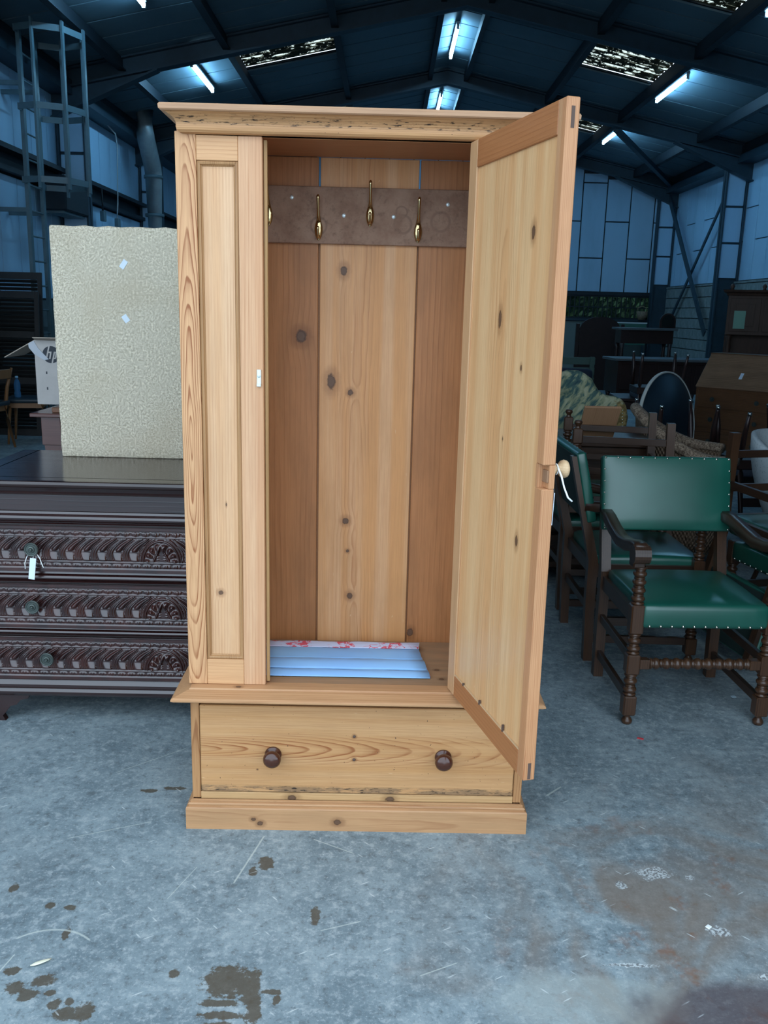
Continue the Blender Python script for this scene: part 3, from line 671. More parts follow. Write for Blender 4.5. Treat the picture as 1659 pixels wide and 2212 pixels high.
# the open door: framed panel, hinge at its local origin, width along +x, room face at y=0
W_dp = wood('pine_door_panel', (.69, .37, .165), (.42, .18, .065), 'Z', 'X', .26, .035, .022, 120, .012, .45, seed=21., knots=[(.41, 1.73, .010, 1.7), (.244, 1.537, .010, 2.4), (.385, 1.428, .005, 1.6), (.416, 1.019, .008, 2.), (.30, 1.25, .003, 1.5)], blotch=.25, tint=(.50, .27, .115), spec=.4, rough=.4, fade=.16, streak=(.76, .48, .245))
W_ds = wood('pine_door_stile', (.58, .33, .165), (.38, .165, .065), 'Z', 'X', .9, .05, .02, 100, .006, .35, seed=22., blotch=.3)
W_dsf = wood('pine_door_free_stile', (.56, .27, .125), (.34, .115, .04), 'Z', 'X', .60, .02, .016, 330, .006, .8, seed=23., blotch=.3, vin=True, streak=(.55, .30, .15))
W_dr = wood('pine_door_rail', (.42, .165, .06), (.28, .09, .03), 'X', 'Z', .3, .05, .02, 90, .006, .45, seed=24., blotch=.3)
DW, DT = .548, .030
door = MB(); door.box(.048, DW - .030, .006, .020, .50, 1.93); door = door.build('door', W_dp, WR, (.78, .040, 0), (0, 0, math.radians(-75.2)))
part('stile', W_ds, (0, .053, 0, DT, .4585, 1.982), parent=door, c=.002)
fs_ = MB(); fs_.box(DW - .037, DW, 0, DT, .4585, 1.172, .002); fs_.box(DW - .037, DW, 0, DT, 1.226, 1.982, .002); fs_.box(DW - .037, DW, .016, DT, 1.1722, 1.2258, .001); fs_.box(DW - .037, DW - .026, 0, .0158, 1.1722, 1.2258); fs_.build('stile', W_dsf, door)
tag(MB().box(DW - .0255, DW - .001, .011, .0158, 1.186, 1.214, .001).build('lock_mortise', wood('raw_mortise', (.30, .16, .085), (.16, .07, .035), 'Z', 'X', .3, .05, .02, 200, .004, .6, rough=.8), door), 'rough brown cut-out where a lock was removed')
part('rail', W_dr, (.0535, DW - .0375, 0, DT, 1.914, 1.982), parent=door); part('rail', W_dr, (.0535, DW - .0375, 0, DT, .4585, .520), parent=door)
part('panel_lip', M_palekn, (.054, DW - .038, .0015, .0058, .5203, .5238), parent=door, c=0)
for z0, z1 in ((1.922, 1.964), (.462, .504)): part('tenon', M_slot, (DW - .004, DW + .0006, .011, .019, z0, z1), parent=door, c=0)
for z in (.62, 1.80): MB().tube([(-.004, .012, z), (-.004, .012, z + .07)], .005, 8).build('hinge', plain('hinge_steel', (.2, .19, .18), .5, .8) if z < 1 else bpy.data.materials['hinge_steel'], door)
for q in (.62, .30, .05): MB().box(.10 + q * .5, .104 + q * .5, -.0016, .004, .521, .527 + q * .02).build('nail', M_slot, door)
MB().lathe([(0, 0), (.015, 0), (.015, .004), (.010, .008), (.009, .014), (.013, .019), (.019, .024), (.021, .030), (.019, .036), (.012, .040), (0, .041)], 22, Matrix.Rotation(-PI / 2, 4, 'X')).build('knob', M_palekn, door, (DW - .02, DT, 1.214))
# paper price tag hanging from the door knob (world position of the knob neck)
M_paper = plain('tag_card', (.68, .76, .86), .7); M_string = plain('white_string', (.82, .84, .84), .8)
bpy.context.view_layer.update()
kw = door.matrix_world @ Vector((DW - .02, DT + .011, 1.214)); du = (door.matrix_world.to_3x3() @ Vector((1, 0, 0))); dn = (door.matrix_world.to_3x3() @ Vector((0, 1, 0)))
pt = thing('price_tag', 'white card price tag strung on the wardrobe door knob', 'tag', kw - Vector((0, 0, .115)))
MB().bar(-du * .005 - dn * .006 + Vector((0, 0, -.012)), -du * .005 - dn * .004 + Vector((0, 0, .062)), .0016, .030, up=du).build('card', M_paper, pt)
st = [Vector((0, 0, .115)) + (du * math.cos(a) + Vector((0, 0, 1)) * math.sin(a)) * .0115 for a in np.linspace(-2.2, 2.6, 14)]
MB().tube([-du * .005 + Vector((0, 0, .055))] + st, .0016, 6).build('string', M_string, pt)
MB().tube([st[7], du * .014 + Vector((0, 0, .116)), du * .022 + dn * .004 + Vector((0, 0, .102)), du * .026 + dn * .010 + Vector((0, 0, .078)), du * .028 + dn * .020 + Vector((0, 0, .055)), du * .030 + dn * .030 + Vector((0, 0, .046))], .0022, 6).build('string', M_string, pt)

# lining paper on the cupboard floor: a few folded sheets
def paper_mat():
    g = G('blue_lining_paper', .5, .3); P = g.obj(); n = g.noise(P, 3., 3); g.col(g.mix(g.step(n, .3, .7), (.27, .50, .84), (.33, .60, .90))); return g.m
def toile_mat():
    g = G('red_toile_print', .6, .3); P = g.obj(); x, y, z = g.sep(P)
    n = g.noise(P, 55., 4, .7, .6); v = g.vor(P, 40., 'DISTANCE_TO_EDGE').outputs['Distance']
    band = g.M('ADD', g.M('MULTIPLY', g.M('COSINE', g.M('MULTIPLY', x, 2 * PI / .155)), .1), .5)
    m = g.M('MAXIMUM', g.step(g.M('MULTIPLY', n, band), .27, .31), g.M('MULTIPLY', g.step(v, .07, .03), g.step(g.noise(P, 14., 2), .5, .6)))
    g.col(g.mix(m, (.60, .62, .78), (.70, .10, .14))); return g.m
M_blue, M_toile = paper_mat(), toile_mat()
lp = thing('lining_paper', 'folded blue lining paper with a red floral print border inside the wardrobe', 'paper', (-.578, 2.392, 0), math.radians(.8))
def sheet_(name, mat, x0, x1, ya, yb, za, zb, skew, sag, th=.0012):
    b = MB(); n, m = 10, 10; vs = []; fs = []
    for side in (0, 1):
        for i in range(n + 1):
            t = i / n; yy = ya + (yb - ya) * t; zz = za + (zb - za) * t + sag * math.sin(PI * t)
            for j in range(m + 1): vs.append((x0 + (x1 + skew * t - x0) * j / m, yy, zz + .0015 * math.sin(j * 1.7 + i) * t - side * th))
    w = m + 1; o = (n + 1) * w
    for i in range(n):
        for j in range(m):
            q = (i * w + j, i * w + j + 1, (i + 1) * w + j + 1, (i + 1) * w + j); fs += [q, tuple(k + o for k in q[::-1])]
    for i in range(n): fs += [(i * w, (i + 1) * w, (i + 1) * w + o, i * w + o), (i * w + m, i * w + m + o, (i + 1) * w + m + o, (i + 1) * w + m)]
    for j in range(m): fs += [(j, j + o, j + 1 + o, j + 1), (n * w + j, n * w + j + 1, n * w + j + 1 + o, n * w + j + o)]
    b.add(vs, fs, True); return b.build(name, mat, lp)
Z0 = .4475
sheet_('bottom_sheet', M_toile, .20, .737, .140, .30, Z0 + .003, Z0 + .0025, -.02, .000)
sheet_('folded_sheet', M_blue, .20, .735, .124, .175, Z0 + .004, Z0 + .008, -.006, .006)
sheet_('folded_sheet', M_blue, .20, .727, .172, .262, Z0 + .010, Z0 + .007, -.012, .012)
sheet_('folded_sheet', M_blue, .20, .716, .258, .345, Z0 + .009, Z0 + .012, -.008, .004)
sheet_('printed_border', M_toile, .20, .709, .338, .378, Z0 + .0145, Z0 + .020, .004, .002)
lp.children[0]['label'] = 'red printed sheet edge'

# ------------------------------------------------------------------ carved chest of drawers
CM, CMD = (.030, .009, .008), (.010, .004, .005)
M_chest = wood('dark_mahogany', CM, CMD, 'X', 'Z', .3, .05, .02, 60, .01, .6, rough=.2, spec=1.0, blotch=.6)
M_ctop = wood('polished_mahogany_top', (.026, .010, .008), CMD, 'X', 'Y', .3, .05, .02, 60, .01, .5, rough=.13, spec=.7)
def carve_mat():
    g = G('carved_mahogany', .22, .9); P = g.obj(); n = g.noise(P, 18., 4, .6); at_ = g.n.new('ShaderNodeAttribute'); at_.attribute_name = 'depth'
    c = g.mix(g.step(n, .3, .7), (.022, .008, .008), (.050, .013, .010)); g.col(c); return g.m
M_carve = carve_mat()
M_oldbrass = plain('dull_bronze', (.10, .12, .11), .4, .7, .5, 60.)
CH = thing('carved_chest', 'dark mahogany chest with three carved gadrooned drawers', 'chest', (-.80, 3.05, 0), math.radians(.8))
HWd, CD = .72, .66
part('carcass', M_chest, (-HWd + .02, HWd - .02, .03, CD, .115, .900), parent=CH)
cp = lambda i: [(-HWd + i, CD), (-HWd + i, i), (HWd - i, i), (HWd - i, CD)]
tp = MB().sweep(cp(.0), [(-.06, .912), (.004, .912), (.010, .9135), (.0145, .917), (.0168, .922), (.0172, .926), (.0162, .931), (.0135, .935), (.009, .9372), (0, .938), (-.06, .938)]); tp.box(-HWd + .055, HWd - .055, .055, CD, .914, .938); tp.build('top', M_ctop, CH)
MB().sweep(cp(.022), [(-.01, .884), (.006, .884), (.010, .889), (.006, .893), (.010, .90), (.018, .9115), (-.01, .9115)]).build('top_moulding', M_chest, CH)
part('frieze', M_chest, (-HWd + .022, HWd - .022, .022, .05, .822, .8835), parent=CH)
mold = lambda z, h: [(-.012, z), (.002, z), (.004, z + h * .2)] + [(.004 + .012 * math.sin(a), z + h * (.50 - .28 * math.cos(a))) for a in np.linspace(.2, PI - .2, 9)] + [(.003, z + h * .82), (.001, z + h), (-.012, z + h)]
for z, h in ((.775, .046), (.557, .040), (.352, .030)): MB().sweep(cp(.022), mold(z, h)).build('moulding', M_chest, CH)
MB().sweep(cp(.018), [(-.012, .112), (.004, .112), (.012, .122), (.014, .132), (.006, .142), (.012, .150), (.012, .160), (.002, .178), (-.012, .178)]).build('base_moulding', M_chest, CH)
def carved_strip(Lz):
    """height field of one drawer front, x -.69...69, z 0..Lz; lip, leaf trim, gadroons around a central palmette, trim, lip"""
    xs_ = np.linspace(-.69, .69, 691); zs_ = np.linspace(0, Lz, 74); X, Z = np.meshgrid(xs_, zs_); t = Z / Lz
    H = np.zeros_like(X)
    def trim(u0, u1, flip):
        k = np.clip((t - u0) / (u1 - u0), 0, 1); m = (t >= u0) & (t <= u1); kk = 1 - k if flip else k
        ph = np.abs(((X / .036) % 1.0) - .5) * 2
        lob = np.clip(1 - (ph / np.sqrt(np.clip(1 - (kk * .95) ** 2, .02, 1))) ** 3, 0, 1) * (.5 + .5 * np.cos(ph * PI * 3) * .5)
        return np.where(m, .002 + .0065 * lob * np.sin(np.clip(k * 1.1, 0, 1) * PI) ** .5, 0)
    H += np.where(t > .925, .008, 0) + np.where(t < .085, .008, 0)
    H += trim(.80, .915, True) + trim(.10, .20, False)
    bead = np.exp(-((t - .785) / .013) ** 2) * .007 + np.exp(-((t - .225) / .016) ** 2) * .009; H += bead
    g0, g1 = .25, .765; m = (t > g0) & (t < g1); k = np.clip((t - g0) / (g1 - g0), 0, 1)
    side = np.sign(X); Xa = np.abs(X); P_ = .0575
    # gadroons lean outward from the middle, S-curved
    cur = .052 * (k ** 2.0) - .012 * np.sin(k * PI)
    u = ((Xa + cur - .072) / P_) % 1.0
    wd = np.clip(.195 * np.sqrt(np.clip((1.0 - k) / .52, 0, 1)) , .02, .2)
    up_ = np.clip((k - .44) / .06, 0, 1); bulb = np.sqrt(np.clip(1 - ((u - .40) / .20) ** 2 - (np.clip(.52 - k, 0, 1) / .10) ** 2, 0, 1)) * (k < .52)
    drop = np.maximum(np.sqrt(np.clip(1 - ((u - .40) / wd) ** 2, 0, 1)) * (k >= .52), bulb)
    cup = np.clip(1 - ((u - .40) / .27) ** 2, 0, 1) ** .4 * np.clip((.46 - k) / .03, 0, 1) * np.clip(k / .05, 0, 1) * (.25 + .75 * np.clip((.36 - k) / .30, 0, 1))
    uf = ((u + .30) % 1.0) / .42
    flute = np.where(uf < 1, .62 + .38 * np.cos(uf * 2 * PI * 3 + PI), 0) * np.sqrt(np.clip(1 - ((uf - .5) / .56) ** 2, 0, 1)) * (uf < 1)
    gad = .002 + .0150 * drop + .0095 * cup * (drop < .05) + .0065 * flute * np.clip(k / .04, 0, 1)
    # palmette
    hz = (k * (g1 - g0) * Lz); R_ = np.sqrt(X ** 2 + (hz * 1.0 - .004) ** 2); th = np.arctan2(np.clip(hz - .004, 1e-4, 1), X); RR = .072; RZ_ = (g1 - g0) * Lz
    Rn = np.sqrt((X / RR) ** 2 + (hz / (RZ_ * 1.02)) ** 2)
    pet = (.5 + .5 * np.cos(th * 14)) * np.clip((Rn - .42) / .1, 0, 1) * np.clip((.80 - Rn) / .08, 0, 1)
    curl = np.exp(-((Rn - .68) / .10) ** 2) * (.5 + .5 * np.cos(th * 14 + Rn * 9))
    arrow = np.exp(-((np.abs(X) - (.030 * (1 - hz / (RZ_ * .75)))) / .004) ** 2) * (hz < RZ_ * .75)
    beads = (.5 + .5 * np.cos(hz * 2 * PI / .009)) * np.exp(-((np.abs(X) - .012) / .004) ** 2) * (hz < RZ_ * .4)
    ring = np.exp(-((Rn - .90) / .035) ** 2) + np.exp(-((Rn - 1.02) / .03) ** 2) * .7
    pal = .003 + .009 * pet * .6 + .006 * curl + .007 * arrow + .005 * beads + .010 * ring
    ins = Rn < 1.07
    H = np.where(m, np.where(ins, pal, gad), H)
    H += np.where(m, 0.0, 0)
    n, mm = H.shape
    V = np.stack([X, -H - .002, Z], -1).reshape(-1, 3); ii = np.arange(n * mm).reshape(n, mm)
    F = np.stack([ii[:-1, :-1], ii[:-1, 1:], ii[1:, 1:], ii[1:, :-1]], -1).reshape(-1, 4)
    me = bpy.data.meshes.new('carving'); me.from_pydata(V.tolist(), [], F.tolist()); me.materials.append(M_carve)
    me.polygons.foreach_set('use_smooth', [True] * len(me.polygons)); return me
cm = carved_strip(.170)
knob_ = MB().lathe([(.008, -.018), (.008, -.004), (.0225, -.004), (.025, 0), (.0255, .004), (.023, .0065), (.020, .006), (.0185, .004), (.013, .004), (.0115, .007), (.0075, .008), (.0055, .0065), (.004, .0105), (0, .0115)], 30, RX90, False).mesh('knob', M_oldbrass)
for z0, kx, hh in ((.602, -.455, .168), (.386, -.465, .166), (.184, -.425, .163)):
    d = MB().box(-.690, .690, .012, .031, z0, z0 + hh, .002).build('drawer', M_chest, CH)
    o = link('carving', cm, d, (0, .0125, z0)); o.scale = (1, 1, hh / .170)
    for s in (1, -1): link('knob', knob_, d, (s * kx if s == 1 else -kx, -.020, z0 + .088))
part('end_stile', M_chest, (-HWd + .021, -.692, .022, .05, .180, .775), parent=CH); part('end_stile', M_chest, (.692, HWd - .021, .022, .05, .180, .775), parent=CH)
for s in (-1, 1):
    for (ya, yb) in ((.03, .055), (CD - .05, CD - .025)):
        poly = [(s * (HWd - .015), .1115), (s * (HWd - .015), .045), (s * (HWd - .04), .030), (s * (HWd - .06), .0), (s * (HWd - .105), .0), (s * (HWd - .095), .02), (s * (HWd - .115), .045), (s * (HWd - .125), .06), (s * (HWd - .15), .066), (s * (HWd - .165), .085), (s * (HWd - .195), .092), (s * (HWd - .20), .1115)]
        MB().prism(poly, 'Y', ya, yb).build('bracket_foot', M_chest, CH)
bpy.context.view_layer.update()
kw = CH.matrix_world @ Vector((-.455, -.0125, .690))
t2 = thing('price_tag', 'white card price tag tied to the top drawer knob of the carved chest', 'tag', kw - Vector((0, 0, .105)))
MB().bar((-.004, -.014, -.004), (.006, -.012, .074), .0015, .022, up=Vector((1, 0, 0))).build('card', M_paper, t2)
ring_ = [(.0098 * math.cos(a), 0, .105 + .0098 * math.sin(a)) for a in np.linspace(-.35 * PI, 1.35 * PI, 15)]
MB().tube([(.004, -.013, .066), (.004, -.009, .072), (.003, -.001, .080)] + ring_, .0014, 6).build('string', M_string, t2)
MB().tube([ring_[0], (.014, 0, .088), (.026, -.003, .072), (.036, -.014, .056), (.044, -.02, .042)], .0017, 6).build('string', M_string, t2)
MB().tube([ring_[-1], (-.014, 0, .088), (-.022, -.003, .072), (-.024, -.014, .055), (-.023, -.016, .035)], .0017, 6).build('string', M_string, t2)

# hessian covered board standing on the chest
def hessian():
    g = G('hessian', .9, .1); P = g.obj(); x, y, z = g.sep(P)
    wv = g.M('MULTIPLY', g.M('SINE', g.M('MULTIPLY', x, 2 * PI / .0045)), g.M('SINE', g.M('MULTIPLY', z, 2 * PI / .0045)))
    n = g.noise(P, 130., 3, .8); m = g.noise(P, 4., 3); k = g.M('ADD', g.M('MULTIPLY', wv, .22), n)
    c = g.mix(g.step(k, .36, .66), (.27, .22, .15), (.90, .81, .64)); c = g.mix(g.M('MULTIPLY', g.step(m, .45, .7), .3), c, (.45, .36, .24)); g.col(c); g.bump(k, .4, .003); return g.m
hbd = thing('hessian_board', 'tall hessian-covered board with two paper stickers standing on the carved chest', 'board', (-1.325, 3.555, .9378), math.radians(.3))
random.seed(3)
def fray(v):
    w = .004 * math.sin(v.z * 70) * math.sin(v.z * 23 + 1)
    return Vector((v.x + (w if v.x < .02 else 0), v.y, v.z + (.003 * math.sin(v.x * 60) if v.z > .88 else 0)))
smooth_box('board', hessian(), 0, .86, 0, .035, 0, .905, .006, hbd, fray, 2, 20)
M_stick = plain('sticker_paper', (.66, .74, .80), .7)
for (sx, sz, ang, w, h) in ((.285, .765, 35, .020, .035), (.285, .558, -35, .022, .03)):
    MB().box(-w / 2, w / 2, -.0015, 0, -h / 2, h / 2).build('sticker', M_stick, hbd, (sx, -.0005, sz), (0, math.radians(ang), 0))

# ------------------------------------------------------------------ green leather chairs
OK1, OK2 = (.075, .034, .016), (.018, .008, .005)
M_oak = wood('dark_oak', OK1, OK2, 'Z', 'X', .3, .05, .03, 110, .008, .7, rough=.32, spec=.5)
M_oakx = wood('dark_oak_rail', (.050, .024, .013), OK2, 'X', 'Z', .3, .05, .03, 110, .008, .6, rough=.35, spec=.5)
M_oaky = wood('dark_oak_side', (.050, .024, .013), OK2, 'Y', 'X', .8, .05, .03, 110, .008, .6, rough=.32, spec=.5)
def leather():
    g = G('green_leather', .30, .8); P = g.obj(); n = g.noise(P, 3., 3); k = g.noise(P, 260., 2)
    g.col(g.mix(g.step(n, .3, .7), (.007, .080, .056), (.011, .115, .080))); g.bump(k, .06, .001); return g.m
M_leather = leather(); M_blackcloth = plain('dark_back_cloth', (.012, .030, .026), .8); M_nail = plain('nail_head', (.62, .62, .52), .25, 1.)
nail = MB().lathe([(.0055, 0), (.0048, .002), (.0026, .0036), (0, .0042)], 8, RX90).mesh('nail', M_nail)
nail_t = MB().lathe([(.0055, 0), (.0048, .002), (.0026, .0036), (0, .0042)], 8).mesh('nail', M_nail)
def turned(z0, z1, r):
    """bobbin turning profile between blocks"""
    L = z1 - z0; k = max(2, round(L / .042)); p = [(r * .75, z0), (r * .95, z0 + .004), (r * .95, z0 + .008)]
    a, b = z0 + .010, z1 - .010
    for i in range(k):
        s, e = a + (b - a) * i / k, a + (b - a) * (i + 1) / k; h = e - s
        p += [(r * .55, s), (r * .80, s + h * .12), (r * .98, s + h * .32), (r * .98, s + h * .5), (r * .80, s + h * .68), (r * .52, s + h * .76), (r * .78, s + h * .84), (r * .78, s + h * .92), (r * .55, e - .0005)]
    return p + [(r * .95, z1 - .008), (r * .95, z1 - .004), (r * .75, z1)]
def make_chair(name, label, arms, group):
    t = thing(name, label, 'chair', group=group)
    B = .0255
    for s in (-1, 1):      # front legs
        b = MB(); blocks = [(.04, .12), (.21, .29), (.375, .49)]
        b.lathe([(0, 0), (.016, 0), (.021, .008), (.021, .016), (.014, .026), (.011, .032), (.016, .038), (.016, .041)], 14)
        for z0, z1 in blocks: b.box(-B, B, -B, B, z0, z1, .005)
        for z0, z1 in ((.12, .21), (.29, .375)) + (((.49, .64),) if arms else ()): b.lathe(turned(z0, z1, .0265), 14)
        b.build('front_leg', M_oak, t, (s * .261, -.235, 0))
        r = MB()           # back leg and post, one raking piece
        r.prism([(.215, 0), (.255, 0), (.265, .30), (.265, .48), (.375, .95), (.345, .95), (.222, .48), (.222, .30)], 'X', s * .252 - .0205, s * .252 + .0205); r.build('back_post', M_oak, t)
        for z, d in ((.10, .018), (.265, .02)): MB().bar((s * .258, -.212, z), (s * .253, .222, z + .004), .02, .036, c=.002).build('side_stretcher', M_oaky, t)
        MB().bar((s * .258, -.212, .43), (s * .253, .222, .43), .022, .06).build('seat_rail', M_oaky, t)
        if arms:
            P = [(s * .253, .300, .728), (s * .262, .20, .722), (s * .268, .10, .702), (s * .272, -.02, .684), (s * .274, -.12, .692), (s * .275, -.20, .710), (s * .275, -.248, .714), (s * .275, -.272, .706)]
            a = MB(); vs = []; fs = []
            for i, p in enumerate(P):
                q0, q1 = Vector(P[max(i - 1, 0)]), Vector(P[min(i + 1, len(P) - 1)]); d = (q1 - q0).normalized(); up = Vector((1, 0, 0)).cross(d); up = up if up.z > 0 else -up; w = .025 + .005 * i / 7; h = .022
                for sx, sy in ((-1, -.7), (-.8, -1), (.8, -1), (1, -.7), (1, .6), (.7, 1), (-.7, 1), (-1, .6)): vs.append(Vector(p) + Vector((sx * w, 0, 0)) + up * (sy * h))
            for i in range(len(P) - 1):
                for k in range(8): fs.append((i * 8 + k, i * 8 + (k + 1) % 8, (i + 1) * 8 + (k + 1) % 8, (i + 1) * 8 + k))
            fs += [tuple(range(8)), tuple(range(56, 64))]; a.add(vs, fs, True)
            a.tube([(s * .275 - .0305, -.262, .692), (s * .275 + .0305, -.262, .692)], .0365, 18, smooth=False); a.box(s * .275 - .024, s * .275 + .024, -.262, -.208, .636, .70, .006); a.build('arm', M_oaky, t)
    f = MB(); Rz = Matrix.Translation((0, -.235, .25)) @ Matrix.Rotation(PI / 2, 4, 'Y')
    f.lathe(turned(-.195, .195, .0235), 14, Rz)
    for s in (-1, 1): f.box(s * .195, s * .2372, -.254, -.216, .231, .269, .003)
    f.build('front_stretcher', M_oak, t)
    MB().bar((-.235, .238, .25), (.235, .238, .25), .02, .036).build('back_stretcher', M_oakx, t)
    MB().bar((-.235, .236, .43), (.235, .236, .43), .022, .055).build('back_seat_rail', M_oakx, t)
    def dome(v):
        k = max(0, 1 - (v.x / .27) ** 2) * max(0, 1 - ((v.y + .01) / .25) ** 2)
        if v.z > .45: v.z += .020 * k
        return v
    seat = smooth_box('seat', M_leather, -.247, .247, -.262, .222, .398, .494, .020, t, dome, 3, 10)
    for i in range(11): link('nail', nail, seat, (-.215 + .043 * i, -.2615, .410))
    # padded back, raked
    Mx = Matrix.Translation((0, .229, .50)) @ Matrix.Rotation(math.radians(-13), 4, 'X')
    def pad(v):
        u, w = v.x / .28, (v.z - .31) / .16
        if v.y < 0: v.y -= .016 * max(0, 1 - u ** 4) * max(0, 1 - w ** 4)
        return Mx @ v
    bk = smooth_box('backrest', M_leather, -.278, .278, -.022, .020, .160, .478, .008, t, pad, 2, 12)
    ob = MB().box(-.228, .228, .0205, .026, .17, .468, .001, Mx).build('outside_back', M_blackcloth, t)
    for i in range(11):
        for z in (.169, .470): o = link('nail', nail, bk); o.matrix_local = Mx @ at(-.267 + .0534 * i, -.0215, z)
    for i in range(1, 6):
        for s in (-1, 1): o = link('nail', nail, bk); o.matrix_local = Mx @ at(s * .2695, -.0215, .169 + .0502 * i)
    return t
GC = 'green leather oak chairs beside the wardrobe'
A = make_chair('oak_armchair', 'green leather oak armchair facing forward with bobbin-turned front legs', True, GC)
A.location = (1.222, 3.425, 0); A.rotation_euler = (0, 0, math.radians(2))
Bc = copy_tree(A); Bc['label'] = 'green leather oak armchair turned sideways behind the forward-facing one'; Bc.location = (1.185, 4.085, 0); Bc.rotation_euler = (0, 0, math.radians(91))
SC = make_chair('oak_side_chair', 'armless green leather oak chair carrying an upturned chair, behind the sideways armchair', False, GC)
SC.location = (1.19, 4.80, 0); SC.rotation_euler = (0, 0, math.radians(92))
c1 = copy_tree(SC); c1['label'] = 'upturned oak chair with bun feet in the air behind the sideways armchair'; c1.location = (1.26, 4.80, 1.022); c1.rotation_euler = (PI, 0, math.radians(84))
E_ = copy_tree(SC); E_['label'] = 'armless green leather oak chair beside the wicker tub chair'; E_.location = (2.02, 4.0, 0); E_.rotation_euler = (0, 0, math.radians(-78))
c2 = copy_tree(SC); c2['label'] = 'upturned oak chair resting on the seat beside the wicker tub chair'; c2.location = (1.95, 4.0, 1.022); c2.rotation_euler = (PI, 0, math.radians(-80))
MB().box(-.105, .105, -.016, 0, 0, .25, .002).build('plywood_board', wood('plywood', (.40, .22, .12), (.28, .14, .07), 'Z', 'X', .3, .05, .02, 90, .01, .4), None, (1.225, 5.155, .844), (math.radians(33), 0, math.radians(2)))
pb = bpy.data.objects['plywood_board']; tag(pb, 'pale plywood board leaning on the upturned chair from behind', 'board')
# the chest it is propped on
tr = thing('blanket_box', 'low dark oak box behind the stacked chairs', 'box', (1.22, 5.35, 0))
part('box', M_oakx, (-.35, .35, -.2, .25, .06, .80), parent=tr, c=.004); part('lid', M_oakx, (-.37, .37, -.22, .27, .80, .845), parent=tr, c=.006)
for sx in (-.33, .33):
    for sy in (-.18, .23): MB().box(sx - .025, sx + .025, sy - .025, sy + .025, 0, .06).build('foot', M_oak, tr)

# wicker tub chair
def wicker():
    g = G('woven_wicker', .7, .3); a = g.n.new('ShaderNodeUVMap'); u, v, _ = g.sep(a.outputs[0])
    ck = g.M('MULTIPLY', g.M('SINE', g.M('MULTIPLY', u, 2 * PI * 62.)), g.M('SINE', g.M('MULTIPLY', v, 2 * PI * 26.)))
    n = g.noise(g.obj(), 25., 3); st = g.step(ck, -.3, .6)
    c = g.mix(st, (.12, .078, .050), (.27, .185, .125)); c = g.mix(g.M('MULTIPLY', g.step(n, .4, .7), .4), c, (.12, .075, .045)); g.col(c); g.bump(ck, .8, .006); return g.m  # gaps between strands darker: crevice shade painted into the weave colour
def braid():
    g = G('wicker_braid', .7, .3); P = g.obj(); n = g.noise(P, 60., 3, .7, 1.5); g.col(g.mix(g.step(n, .38, .62), (.12, .08, .055), (.40, .30, .215))); g.bump(n, .7, .008); return g.m
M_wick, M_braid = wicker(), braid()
WK = thing('wicker_chair', 'brown wicker tub chair with a braided rolled rim', 'chair', (1.95, 5.62, 0), math.radians(78))
def rim(a):    # a: 0 back centre .. +-1 front ends; opening to local -y
    th = PI / 2 + a * 2.35; r = .37
    z = .98 - .27 * (0.5 - .5 * math.cos(min(1, abs(a) * 1.15) * PI)) ** .9
    return Vector((r * math.cos(th), r * math.sin(th) * .95, z))
N = 48; R_ = [rim(-1 + 2 * k / N) for k in range(N + 1)]
me = MB(); vs = []; fs = []; uv = []
rows = 9
for k, p in enumerate(R_):
    for j in range(rows + 1):
        t = j / rows; q = Vector((p.x * (.80 + .20 * t), p.y * (.80 + .20 * t), .12 + (p.z - .12) * t)); vs.append(q); uv.append((k / N, q.z))
for k in range(N):
    for j in range(rows): fs.append((k * (rows + 1) + j, (k + 1) * (rows + 1) + j, (k + 1) * (rows + 1) + j + 1, k * (rows + 1) + j + 1))
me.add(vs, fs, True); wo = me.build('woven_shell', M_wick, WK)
ul = wo.data.uv_layers.new(name='UVMap')
for lp_ in wo.data.loops: ul.data[lp_.index].uv = uv[lp_.vertex_index]
sm_ = wo.modifiers.new('thickness', 'SOLIDIFY'); sm_.thickness = .018
MB().tube([p + Vector((0, 0, .0)) for p in R_], .034, 12).build('rim', M_braid, WK)
MB().lathe([(0, .40), (.24, .40), (.27, .385), (.27, .34), (.24, .33), (0, .33)], 28).build('seat', M_braid, WK)
for a in (.8, 2.3, 4.0, 5.4): MB().tube([(.26 * math.cos(a), .25 * math.sin(a), 0), (.27 * math.cos(a), .26 * math.sin(a), .34)], .018, 8).build('leg', M_braid, WK)

# speckled grey shell chair at the right edge
GS = thing('shell_chair', 'light grey speckled tub chair shell beside the wicker chair', 'chair', (2.40, 4.88, 0), math.radians(25))
g = G('speckled_felt', .85, .2); n = g.noise(g.obj(), 70., 3, .7); g.col(g.mix(g.step(n, .55, .68), (.46, .52, .54), (.26, .31, .33))); M_felt = g.m
b = MB(); vs = []; fs = []; K = 28
for k in range(K + 1):
    a = -2.2 + 4.4 * k / K; h = .93 - .22 * (abs(a) / 2.2) ** 3
    for j in range(9):
        t = j / 8; r = .20 + .14 * math.sin(t * PI / 2); vs.append((r * math.sin(a), r * math.cos(a), .40 + (h - .40) * t))
for k in range(K):
    for j in range(8): fs.append((k * 9 + j, (k + 1) * 9 + j, (k + 1) * 9 + j + 1, k * 9 + j + 1))
b.add(vs, fs, True); so = b.build('shell', M_felt, GS); q = so.modifiers.new('thickness', 'SOLIDIFY'); q.thickness = .03
MB().lathe([(0, .44), (.20, .44), (.22, .42), (.21, .39), (0, .39)], 24).build('seat', M_felt, GS)
for a in (.8, 2.4, 3.9, 5.5): MB().tube([(.26 * math.cos(a), .26 * math.sin(a), 0), (.14 * math.cos(a), .14 * math.sin(a), .40)], .014, 8).build('leg', M_oak, GS)

